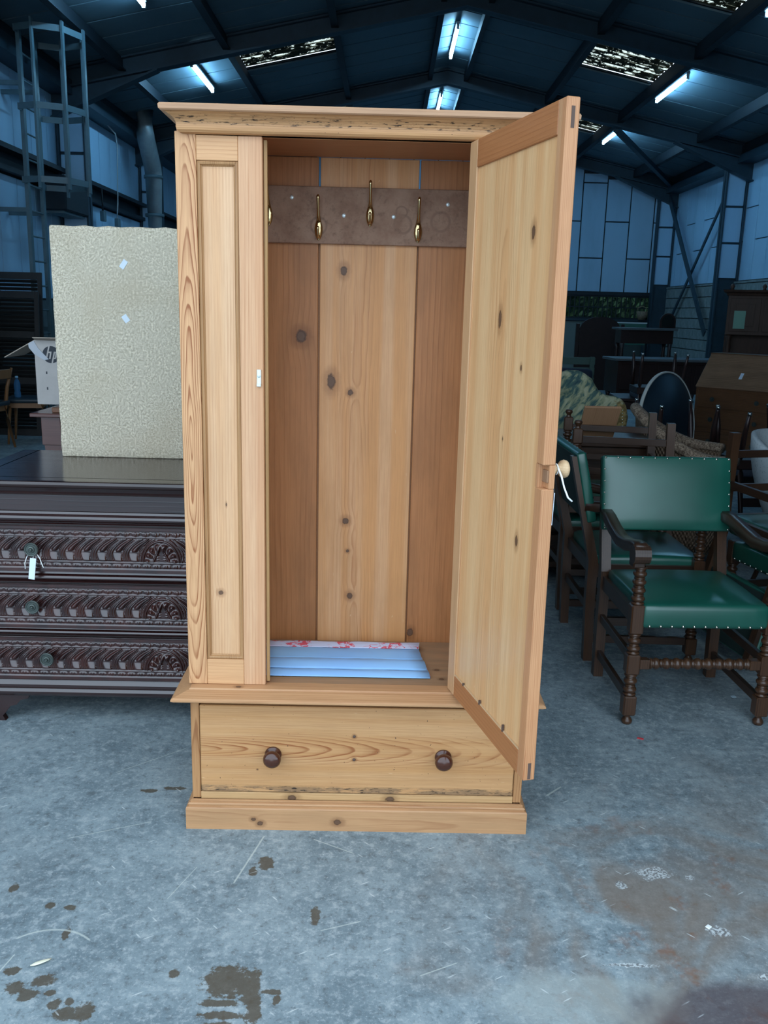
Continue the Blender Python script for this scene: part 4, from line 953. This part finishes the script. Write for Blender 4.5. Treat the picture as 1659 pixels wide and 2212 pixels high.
# tapestry wing settee
def tapestry():
    g = G('leaf_tapestry', .9, .15); P = g.obj(); x, y, z = g.sep(P)
    q = g.comb(g.M('ADD', g.M('MULTIPLY', x, 22.), g.M('MULTIPLY', z, -14.)), g.M('MULTIPLY', y, 12.), g.M('ADD', g.M('MULTIPLY', z, 8.), g.M('MULTIPLY', x, 6.)))
    n = g.noise(q, 1.0, 3, .6, .6); m = g.noise(P, 5., 2)
    c = g.ramp(n, [(.30, (.03, .07, .085)), (.44, (.09, .16, .14)), (.50, (.28, .31, .19)), (.62, (.42, .43, .29))])
    c = g.mix(g.M('MULTIPLY', g.step(m, .5, .65), .5), c, (.04, .075, .05))
    e = g.M('ADD', g.ell(x, z, .40, .74, .07, .14), g.M('MULTIPLY', g.M('SUBTRACT', g.noise(P, 30., 3), .5), 1.6))
    c = g.mix(g.M('MULTIPLY', g.step(e, 1.1, .8), .85), c, g.mix(g.step(g.noise(P, 40., 2), .4, .6), (.34, .24, .09), (.16, .10, .03)))
    g.col(c); return g.m
M_tap = tapestry()
ST = thing('tapestry_armchair', 'wing armchair in green leaf tapestry with a humped back behind the oak chairs', 'armchair', (1.30, 6.6, 0), math.radians(-6)); ST.scale = (1.1, 1.0, 1.06)
out = [(-.42, .30), (-.42, .98), (-.38, 1.06), (-.30, 1.09), (-.20, 1.04), (-.13, 1.02), (-.05, 1.06), (.03, 1.09), (.12, 1.09), (.19, 1.04), (.24, .96), (.30, .92), (.38, .92), (.43, .87), (.45, .78), (.43, .55), (.40, .30)]
sb_ = MB(); sb_.prism(out, 'Y', -.06, .06, None, 0, True); so = sb_.build('back', M_tap, ST); q = so.modifiers.new('soft', 'BEVEL'); q.width = .03; q.segments = 3
smooth_box('seat', M_tap, -.36, .36, -.60, -.065, .28, .47, .05, ST, None, 3, 6)
for s in (-1, 1):
    smooth_box('arm', M_tap, s * .46 - .07, s * .46 + .07, -.62, -.065, .20, .64, .05, ST, None, 3, 6)
    for yy in (-.55, .02): MB().lathe([(0, 0), (.016, 0), (.026, .08), (.03, .2), (0, .21)], 10, at(s * .40, yy, 0)).build('leg', M_oak, ST)
for i in range(16): link('nail', nail, ST, (.425 - .0012 * i, -.061, .50 + .022 * i))
# tilt-top table, dark leather top with a pale edge
TT = thing('tilt_top_table', 'round tilt-top table with dark blue top turned up and pale rim', 'table', (2.27, 7.25, 0), math.radians(44))
M_navy = plain('dark_blue_top', (.012, .028, .045), .35, 0, .5, 8.); M_rimw = plain('pale_rim', (.55, .58, .55), .5)
Rv = Matrix.Translation((0, -.05, .68)) @ Matrix.Rotation(PI / 2 - .12, 4, 'X')
MB().lathe([(0, .012), (.435, .012), (.44, 0), (.435, -.010), (0, -.012)], 56, Rv).build('top', M_navy, TT); MB().lathe([(.436, -.013), (.448, -.013), (.451, 0), (.448, .015), (.436, .015), (.436, -.013)], 56, Rv).build('rim', M_rimw, TT)
MB().lathe([(0, .14), (.04, .14), (.05, .2), (.03, .28), (.045, .36), (.025, .5), (.03, .66), (.05, .70), (0, .71)], 18, at(0, .10, 0)).build('column', M_oak, TT)
for k in range(3):
    a = PI / 2 + 2 * PI * k / 3; d = Vector((math.cos(a), math.sin(a), 0)); o_ = Vector((0, .10, 0))
    MB().tube([o_ + d * .03 + Vector((0, 0, .22)), o_ + d * .14 + Vector((0, 0, .22)), o_ + d * .26 + Vector((0, 0, .10)), o_ + d * .34 + Vector((0, 0, .025)), o_ + d * .38 + Vector((0, 0, .02))], [.022, .024, .020, .018, .016], 8).build('foot', M_oak, TT)

# fall-front bureau
M_bur = wood('walnut_bureau', (.17, .075, .032), (.07, .028, .013), 'X', 'Z', .3, .05, .03, 60, .02, .6, rough=.28, spec=.5, blotch=.6)
M_burlid = wood('walnut_lid', (.30, .17, .10), (.10, .05, .028), 'X', 'Z', .3, .05, .03, 60, .02, .5, rough=.22, spec=.6, blotch=.7)
BU = thing('bureau', 'walnut fall-front bureau with a sloping lid and a white tag', 'desk', (3.74, 9.5, 0), math.radians(-48))
bw_, bd_ = .46, .48
bb = MB(); bb.prism([(0, .10), (bd_, .10), (bd_, 1.16), (.27, 1.16), (.0, .82)], 'X', -bw_, bw_); bb.build('body', M_bur, BU)
Ml = Matrix.Translation((0, .0, .82)) @ Matrix.Rotation(math.atan2(.34, .27), 4, 'X')
MB().box(-bw_ - .004, bw_ + .004, -.012, .44, .001, .020, .004, Ml).build('lid', M_burlid, BU)
part('top', M_bur, (-bw_ - .01, bw_ + .01, .255, bd_ + .01, 1.1605, 1.185), parent=BU, c=.004)
for i, z in enumerate((.60, .38, .14)):
    d = MB().box(-bw_ + .03, bw_ - .03, -.012, -.001, z, z + .19, .004).build('drawer', M_bur, BU)
    for s in (-1, 1): link('knob', knob_, d, (s * .25, -.024, z + .095))
for s in (-1, 1):
    for yy in (.02, bd_ - .06): MB().box(s * bw_ - s * .10, s * bw_, yy, yy + .03, 0, .0995, .004).build('bracket_foot', M_bur, BU)
MB().box(-.018, .018, .12, .20, .021, .0225, 0, Ml).build('tag', M_paper, BU)
# upturned dark dining chairs with metal castor tips, standing on a long table
M_ch = plain('near_black_mahogany', (.030, .014, .012), .35, 0, .5, 8.)
M_tip = plain('steel_castor', (.65, .68, .66), .25, 1.)
LT = thing('long_table', 'long dark table under the upturned dining chairs', 'table', (2.5, 6.32, 0), math.radians(4))
part('top', M_ch, (-.62, .70, -.30, .30, .465, .50), parent=LT, c=.008)
part('apron', M_ch, (-.56, .64, -.25, .25, .39, .4645), parent=LT)
for sx in (-.52, .60):
    for sy in (-.21, .21): MB().lathe([(0, 0), (.02, 0), (.025, .1), (.04, .2), (.03, .3), (.04, .389), (0, .39)], 12, at(sx, sy, 0)).build('leg', M_ch, LT)
def dining(label):
    t = thing('dining_chair', label, 'chair', group='upturned dark dining chairs on the long table')
    smooth_box('seat', plain('dark_seat_cloth', (.02, .03, .05), .8) if 'dark_seat_cloth' not in bpy.data.materials else bpy.data.materials['dark_seat_cloth'], -.22, .22, -.21, .21, .395, .45, .015, t, None, 2, 0)
    part('seat_frame', M_ch, (-.225, .225, -.215, .215, .33, .394), parent=t, c=.004)
    for sx in (-1, 1):
        l = MB().tube([(sx * .20, -.19, .34), (sx * .20, -.205, .15), (sx * .205, -.225, .035), (sx * .205, -.23, .02)], [.023, .019, .014, .012], 8).build('leg', M_ch, t)
        MB().lathe([(0, 0), (.012, 0), (.015, .008), (.012, .022), (0, .0225)], 10, at(sx * .205, -.23, 0)).build('castor', M_tip, l)
        l = MB().tube([(sx * .19, .30, .85), (sx * .19, .25, .65), (sx * .195, .20, .42), (sx * .20, .19, .30), (sx * .205, .23, .12), (sx * .21, .27, .02)], [.014, .017, .02, .02, .017, .013], 8).build('back_leg', M_ch, t)
        MB().lathe([(0, 0), (.012, 0), (.015, .008), (.012, .022), (0, .0225)], 10, at(sx * .21, .272, 0)).build('castor', M_tip, l)
    for z, yy in ((.83, .295), (.62, .24)): MB().bar((-.19, yy, z), (.19, yy, z), .02, .06, c=.004).build('back_rail', M_ch, t)
    return t
d0 = dining('upturned dark dining chair on the long table, legs tilted in front of the bureau')
def on_table(tab, x, y, z, turn):          # place in the table's own axes, upside down, back overhanging an edge
    a = tab.rotation_euler.z; p = Matrix.Rotation(a, 3, 'Z') @ Vector((x, y, 0))
    return (tab.location.x + p.x, tab.location.y + p.y, z), math.degrees(a) + turn, 0
spots = [on_table(LT, -.36, .17, .949, 180), on_table(LT, .10, -.17, .949, 0), on_table(LT, .575, .0, .949, 90)]
labs = ['upturned dark dining chair with castor tips on the long table, next to the tilt-top table', 'upturned dark dining chair with castor tips in front of the bureau lid', 'upturned dark dining chair with castor tips at the far end of the long table']
for i, ((x, y, z), a, tl) in enumerate(spots):
    o = d0 if i == 0 else copy_tree(d0); o['label'] = labs[i]; o.location = (x, y, z); o.rotation_euler = (PI, 0, math.radians(a))
LT2 = thing('side_table', 'dark side table behind the tapestry armchair holding an upturned chair', 'table', (2.66, 8.95, 0), math.radians(-5))
part('top', M_ch, (-.36, .36, -.30, .30, .74, .77), parent=LT2, c=.006); part('apron', M_ch, (-.32, .32, -.26, .26, .66, .7395), parent=LT2)
for sx in (-.3, .3):
    for sy in (-.24, .24): MB().box(sx - .02, sx + .02, sy - .02, sy + .02, 0, .66, .003).build('leg', M_ch, LT2)
o = copy_tree(d0); o['label'] = 'upturned dark dining chair with castor tips on the side table behind the tapestry armchair'; o['group'] = 'upturned dark dining chairs'; (o.location, a_, _) = on_table(LT2, .02, -.17, 1.219, 0); o.rotation_euler = (PI, 0, math.radians(a_))

# tall carved cabinet against the block wall
M_cab = wood('old_oak_cabinet', (.075, .034, .020), (.03, .013, .009), 'Z', 'X', .3, .05, .03, 60, .02, .6, rough=.5, blotch=.6)
CB = thing('carved_cabinet', 'tall dark carved oak cabinet with an overhanging cornice by the block wall', 'cabinet', (5.45, 13.2, 0), math.radians(-20))
part('lower_case', M_cab, (-.5, .5, 0, .5, .0, .95), parent=CB, c=.006); part('shelf_top', M_cab, (-.54, .54, -.04, .5, .95, .99), parent=CB, c=.006)
part('upper_case', M_cab, (-.48, .48, .1, .5, 1.33, 1.90), parent=CB, c=.004); part('back_board', M_cab, (-.48, .48, .46, .5, .991, 1.329), parent=CB)
MB().sweep([(-.48, .5), (-.48, .1), (.48, .1), (.48, .5)], [(-.05, 1.90), (.02, 1.90), (.03, 1.93), (.07, 1.95), (.08, 1.98), (-.05, 1.98)]).build('cornice', M_cab, CB)
for s in (-1, 1): MB().lathe([(.03, .99), (.05, 1.01), (.03, 1.05), (.045, 1.15), (.03, 1.25), (.05, 1.31), (.03, 1.33)], 12, at(s * .42, .16, 0)).build('column', M_cab, CB)
for s in (-1, 0, 1): MB().lathe([(0, 0), (.03, 0), (.02, .02), (.035, .05), (.02, .08), (0, .09)], 10, at(s * .44, .12, 1.98)).build('finial', M_cab, CB)
for x0 in (-.44, .02):
    d = MB().box(x0, x0 + .42, .088, .0995, 1.38, 1.86, .004).build('door', M_cab, CB); MB().box(x0 + .08, x0 + .34, .080, .0875, 1.46, 1.78, .006).build('raised_panel', M_cab, d)
for x0 in (-.46, .02): MB().box(x0, x0 + .44, -.012, -.001, .08, .88, .006).build('lower_door', M_cab, CB)
tag(MB().box(-.10, .06, -.0, .004, 0, .26).build('green_card', plain('pale_green_card', (.20, .36, .27), .7)), 'pale green card hung on the upper door of the carved cabinet', 'card')
gc = bpy.data.objects['green_card']; bpy.context.view_layer.update(); gc.matrix_world = CB.matrix_world @ at(-.28, .0762, 1.42)
# dark furniture silhouettes at mid distance
SB = thing('long_sideboard', 'long dark sideboard with a pale top behind the dining chairs', 'sideboard', (4.05, 12.2, 0), math.radians(4))
M_paletop = plain('pale_top', (.10, .12, .13), .35, 0, .4, 5.)  # tops in a paler tone than the cases below
part('top', M_paletop, (-1.05, .62, -.3, .3, .98, 1.015), parent=SB, c=.006); part('case', M_ch, (-1.0, .57, -.25, .3, .55, .979), parent=SB)
for sx in (-.95, -.45, .05, .52):
    for sy in (-.22, .24): MB().lathe([(0, 0), (.03, 0), (.04, .1), (.02, .2), (.045, .35), (.03, .5), (.045, .55), (0, .551)], 10, at(sx, sy, 0)).build('leg', M_ch, SB)
for x0 in (-.96, -.45, .06): MB().box(x0, x0 + .46, -.262, -.251, .60, .94, .006).build('drawer_front', M_ch, SB)
HT = thing('hall_table', 'tall dark side table with a pale top edge near the barred window', 'table', (4.55, 16.0, 0))
part('top', M_paletop, (-.52, .52, -.25, .25, 1.33, 1.37), parent=HT, c=.006); part('apron', M_ch, (-.46, .46, -.2, .2, 1.10, 1.329), parent=HT)
for sx in (-.42, .42):
    for sy in (-.17, .17): MB().lathe([(0, 0), (.03, 0), (.045, .2), (.025, .4), (.05, .7), (.03, 1.0), (.045, 1.10), (0, 1.101)], 10, at(sx, sy, 0)).build('leg', M_ch, HT)
BH = thing('bed_headboard', 'large dark arched bed headboard standing below the barred window', 'headboard', (4.35, 18.5, 0))
arc = [(-.42, .05)] + [(-.42 + 0, 1.30)] + [(-.40 * math.cos(a), 1.32 + .22 * math.sin(a)) for a in np.linspace(.1, PI - .1, 12)] + [(.42, 1.30), (.42, .05)]
MB().prism(arc, 'Y', -.03, .03).build('panel', M_ch, BH)
for s in (-1, 1): MB().box(s * .46 - .035, s * .46 + .035, -.035, .035, 0, 1.40, .006).build('post', M_ch, BH)
CT = thing('clock_mirror', 'small round-topped dark mirror standing on the hall table', 'mirror', (4.95, 16.0, 1.372))
MB().prism([(-.14, 0)] + [(-.14 * math.cos(a), .12 + .14 * math.sin(a)) for a in np.linspace(0, PI, 10)] + [(.14, 0)], 'Y', -.02, .02).build('frame', M_ch, CT); MB().prism([(-.11, .02)] + [(-.11 * math.cos(a), .12 + .11 * math.sin(a)) for a in np.linspace(0, PI, 10)] + [(.11, .02)], 'Y', -.024, -.0205).build('glass', plain('old_mirror', (.05, .07, .07), .2, .8), CT)
WB = thing('whiteboard', 'green and white boards leaning under the barred window', 'board', (5.2, 21.5, 0))
part('board', plain('green_board', (.05, .15, .11), .6), (-.45, .95, 0, .03, .9, 1.40), parent=WB); part('frame', M_white, (-.47, .97, -.005, .035, 1.401, 1.43), parent=WB)
for sx in (-.4, .9): MB().box(sx - .02, sx + .02, .0, .03, 0, .899).build('leg', M_steel, WB)
BK = thing('wicker_basket', 'small round wicker basket on the window sill', 'basket', (6.12, 21.86, 1.492))
MB().lathe([(0, 0), (.08, 0), (.12, .10), (.13, .2), (.115, .2), (.10, .08), (0, .02)], 18).build('bowl', M_braid, BK); MB().tube([(-.12, 0, .19), (-.1, 0, .28), (0, 0, .32), (.1, 0, .28), (.12, 0, .19)], .012, 8).build('handle', M_braid, BK)
NA = thing('navy_armchair', 'low dark navy armchair beyond the tapestry armchair', 'armchair', (1.80, 9.7, 0), math.radians(-25))
M_nv = plain('navy_cloth', (.010, .016, .035), .8)
smooth_box('seat', M_nv, -.30, .30, -.35, .25, .20, .45, .05, NA, None, 3, 0); smooth_box('back', M_nv, -.36, .36, .255, .40, .2, .98, .05, NA, None, 3, 0)
for s in (-1, 1):
    smooth_box('arm', M_nv, s * .38 - .075, s * .38 + .075, -.36, .25, .15, .66, .05, NA, None, 3, 0)
    for yy in (-.3, .34): MB().box(s * .33 - .02, s * .33 + .02, yy - .02, yy + .02, 0, .21).build('leg', M_oak, NA)
GT = thing('garden_bench', 'pale green painted bench beyond the tapestry armchair', 'bench', (2.35, 12.3, 0), math.radians(5))
M_gp = plain('pale_green_paint', (.07, .12, .10), .6)
for i in range(4): MB().box(-.6, .6, -.25 + i * .12, -.15 + i * .12, .43, .46, .004).build('seat_slat', M_gp, GT)
for i in range(3): MB().box(-.6, .6, .235, .26, .60 + i * .14, .70 + i * .14, .004).build('back_slat', M_gp, GT)
for s in (-1, 1): b = MB(); b.box(s * .55 - .03, s * .55 + .03, .205, .234, 0, .99); b.box(s * .55 - .03, s * .55 + .03, -.24, -.19, 0, .4295); b.build('leg', M_gp, GT)

# ------------------------------------------------------------------ left background
M_redm = wood('red_mahogany', (.13, .055, .045), (.06, .024, .02), 'X', 'Y', .3, .05, .03, 60, .02, .5, rough=.25, spec=.6)
CS = thing('console_table', 'red-brown console table with bracket legs behind the carved chest', 'table', (-1.80, 4.42, 0))
part('top', M_redm, (0, .9, 0, .85, .985, 1.005), parent=CS, c=.004)
for (x0, y0) in ((.045, .03), (.75, .03), (.045, .72), (.75, .72)):
    b = MB(); b.box(x0, x0 + .10, y0, y0 + .10, .84, .984, .003); b.prism([(x0 + .008, .8395), (x0 + .10, .8395), (x0 + .125, .60), (x0 + .09, .25), (x0 + .10, 0), (x0 + .03, 0), (x0 + .02, .25), (x0 + .035, .6)], 'Y', y0 + .01, y0 + .09); b.build('leg', M_redm, CS)
part('stretcher', M_redm, (.145, .75, .07, .09, .80, .83), parent=CS)
bkk = tag(MB().box(0, .42, 0, .30, 0, .026, .003).build('drawer_board', wood('brown_board', (.20, .09, .05), (.10, .04, .02), 'X', 'Y', .3, .05, .02, 60, .01, .5), None, (-1.70, 4.46, 1.0055)), 'flat brown wooden board lying on the console table', 'board')
# cardboard box with open flaps and printed logo
M_card = plain('brown_cardboard', (.40, .33, .27), .85, 0, .25, 9.); M_cardw = plain('pale_cardboard', (.50, .46, .43), .8, 0, .2, 9.); M_ink = plain('dark_ink', (.03, .035, .045), .7)
BX = thing('cardboard_box', 'open cardboard box with a round hp logo on the console table', 'box', (-1.915, 4.83, 1.0055), math.radians(2))
w_, d_, h_ = .36, .30, .345
cbx = MB()
for q in ((0, w_, 0, .005, 0, h_), (0, w_, d_ - .005, d_, 0, h_), (0, .005, .0055, d_ - .0055, 0, h_), (w_ - .005, w_, .0055, d_ - .0055, 0, h_), (.0055, w_ - .0055, .0055, d_ - .0055, 0, .005)): cbx.box(*q)
body = cbx.build('body', M_cardw, BX)
MB().bar((.002, .15, h_), (-.165, .15, h_ - .095), .29, .005, up=Vector((0, 0, 1))).build('flap', M_card, BX)
MB().bar((.18, .292, h_), (.18, .36, h_ + .012), .34, .005).build('flap', M_card, BX)
MB().bar((.18, .0, h_ + .002), (.18, -.05, h_ + .016), .34, .005).build('flap', M_card, BX)
MB().prism([(0, h_ - .002), (-.03, h_ - .018), (-.028, h_ - .04), (.0, h_ - .075), (.05, h_ - .105), (.075, h_ - .10), (.02, h_ - .04)], 'Y', -.004, -.001).build('torn_tape', plain('clear_tape', (.42, .44, .48), .3), BX)
lg = MB().tube([(0, .0, 0), (0, -.0012, 0)], .046, 32, smooth=False).build('logo_disc', M_ink, BX, (.088, -.0003, h_ - .075))
hl = MB(); sh_ = .25
def stroke(x0, z0, x1, z1, w=.0075): hl.prism([(x0 - w / 2, z0), (x0 + w / 2, z0), (x1 + w / 2, z1), (x1 - w / 2, z1)], 'Y', -.0022, -.0013)
stroke(-.026, -.024, -.008, .046); stroke(-.008, -.024, -.001, .008); hl.prism([(-.018, .008), (-.016, .016), (.004, .016), (.002, .008)], 'Y', -.0022, -.0013)
stroke(.004, -.046, .020, .016); stroke(.022, -.020, .030, .012); hl.prism([(.018, .008), (.020, .016), (.034, .016), (.032, .008)], 'Y', -.0022, -.0013); hl.prism([(.010, -.024), (.012, -.016), (.026, -.016), (.024, -.024)], 'Y', -.0022, -.0013)
hl.build('logo_letters', M_cardw, BX, (.088, -.0003, h_ - .075))
for z in (.08, .165, .245): MB().box(.055, .062, -.001, 0, z, z + .014).build('printed_mark', M_ink, BX)
# chairs with dark seats, a bottle on one
M_beech = wood('beech', (.26, .125, .05), (.16, .07, .03), 'Z', 'X', .3, .05, .03, 60, .02, .5, rough=.4)
M_seat = plain('dark_vinyl_seat', (.014, .028, .040), .45)
def stool(label, loc, rzz):
    t = thing('beech_chair', label, 'chair', loc, rzz, 'beech chairs with dark seats')
    smooth_box('seat', M_seat, -.23, .23, -.22, .22, .46, .51, .02, t, None, 3, 0)
    part('seat_frame', M_beech, (-.19, .19, -.18, .18, .40, .4595), parent=t, c=.003)
    for sx in (-1, 1):
        MB().tube([(sx * .175, -.165, .42), (sx * .205, -.20, .0)], [.02, .012], 10).build('leg', M_beech, t)
        MB().tube([(sx * .21, .25, .0), (sx * .195, .19, .30), (sx * .19, .18, .46), (sx * .20, .21, .66), (sx * .205, .27, .86)], [.013, .02, .022, .02, .014], 10).build('back_post', M_beech, t)
    MB().bar((-.20, .262, .80), (.20, .262, .80), .018, .10, c=.006).build('back_rail', M_beech, t)
    return t
stool('beech chair with a dark seat holding the water bottle', (-4.05, 9.95, 0), math.radians(-78))
stool('beech chair with a dark seat in front of the louvred shutters', (-4.33, 9.35, 0), math.radians(-100))
WBo = thing('water_bottle', 'blue plastic water bottle standing on a dark seat', 'bottle', (-4.12, 9.84, .511))
M_bot = G('blue_plastic', .1, .6); M_bot.col((.10, .30, .55)); M_bot.b.inputs['Transmission Weight'].default_value = .55; M_bot.b.inputs['IOR'].default_value = 1.2; M_bot = M_bot.m
MB().lathe([(0, 0), (.033, 0), (.036, .01), (.036, .05), (.030, .075), (.036, .10), (.036, .14), (.031, .165), (.022, .19), (.013, .205), (.013, .215), (0, .215)], 20).build('body', M_bot, WBo)
MB().lathe([(.0, .2152), (.016, .2152), (.017, .222), (.016, .236), (0, .238)], 16).build('cap', plain('pale_blue_cap', (.25, .48, .62), .4), WBo)
# louvred shutters leaning on the wall side
M_shut = plain('dark_shutter', (.035, .033, .032), .6, 0, .4, 6.)
def shutter(label, loc, rzz, H, lean):
    t = thing('louvred_shutter', label, 'shutter', loc, rzz, 'dark louvred shutters'); t.rotation_euler = (math.radians(-lean), 0, rzz); w = .56
    for s in (0, 1): part('stile', M_shut, (s * (w - .05), s * (w - .05) + .05, 0, .03, 0, H), parent=t)
    for z in (0, H * .36, H * .68, H - .08): part('rail', M_shut, (.0505, w - .0505, 0, .03, z, z + .08), parent=t)
    sl = MB().box(.0505, w - .0505, -.024, .024, -.003, .003, 0, Matrix.Rotation(math.radians(-35), 4, 'X')).mesh('slat', M_shut)
    for (a, b) in ((.08, H * .36), (H * .36 + .08, H * .68), (H * .68 + .08, H - .08)):
        k = int((b - a) / .043)
        for i in range(k): link('slat', sl, t, (0, .015, a + (i + .5) * (b - a) / k))
    return t
shutter('dark louvred shutter leaning beside the beech chairs', (-4.66, 10.42, 0), math.radians(-4), 1.68, 5)
shutter('taller dark louvred shutter leaning behind the other shutter', (-4.70, 10.66, 0), math.radians(-2), 1.90, 4)
DC = thing('dark_wardrobe', 'dark plain wardrobe standing below the caged ladder', 'wardrobe', (-4.0, 11.35, 0))
part('body', M_ch, (0, .95, 0, .5, .08, 1.48), parent=DC, c=.006); part('plinth', M_ch, (-.01, .96, -.01, .5, 0, .0795), parent=DC); part('cornice', M_ch, (-.03, .98, -.03, .5, 1.4805, 1.54), parent=DC, c=.01)
for x0 in (.03, .48): d = part('door', M_ch, (x0, x0 + .44, -.012, -.001, .12, 1.45), parent=DC, c=.004); MB().lathe([(0, 0), (.012, 0), (.016, .012), (.01, .022), (0, .024)], 10, RX90).build('knob', M_oldbrass, d, (.44 if x0 < .1 else .52, -.012, .8))
g = G('red_rug', .95, .1); P = g.obj(); x_, y_, z_ = g.sep(P); n = g.noise(P, 14., 3); g.col(g.mix(g.step(n, .4, .6), (.09, .02, .02), (.03, .025, .035)))
RG = tag(MB().box(-.6, .9, -.5, .5, 0, .008, .002).build('rug', g.m, None, (-2.95, 8.7, .001), (0, 0, math.radians(14))), 'dark red patterned rug on the concrete beside the beech chairs', 'rug')
RG['kind'] = 'object'; del RG['kind']

# ------------------------------------------------------------------ litter on the floor
sp = [(-.82 + .042 * t, 1.806 + .026 * t, .0025 + .004 * math.sin(t * PI)) for t in np.linspace(0, 1, 8)]
tag(MB().tube([(x, y - .006 * math.sin(PI * i / 7), z) for i, (x, y, z) in enumerate(sp)], [.001, .004, .006, .006, .006, .005, .004, .001], 8, flat=.3).build('wood_shaving', plain('pale_shaving', (.75, .72, .55), .7)), 'curled pale wood shaving on the concrete left of the wet footprint', 'shaving')
tag(MB().box(-.012, .012, -.006, .006, 0, .003, .001).build('plastic_scrap', plain('red_plastic', (.60, .05, .06), .4), None, (.988, 3.05, .0), (0, 0, -.4)), 'small red plastic scrap on the floor before the green armchair', 'scrap')
tag(MB().box(-.007, .007, -.006, .006, 0, .003, .001).build('paper_scrap', plain('white_scrap', (.85, .88, .86), .7), None, (.875, 2.005, .0), (0, 0, .7)), 'tiny white scrap on the brown stained concrete', 'scrap')
tag(MB().box(-.010, .010, -.008, .008, 0, .002, .0005).build('paper_scrap', plain('bluish_scrap', (.45, .60, .68), .6), None, (1.492, 3.451, .0), (0, 0, .2)), 'small bluish scrap under the green armchair', 'scrap')
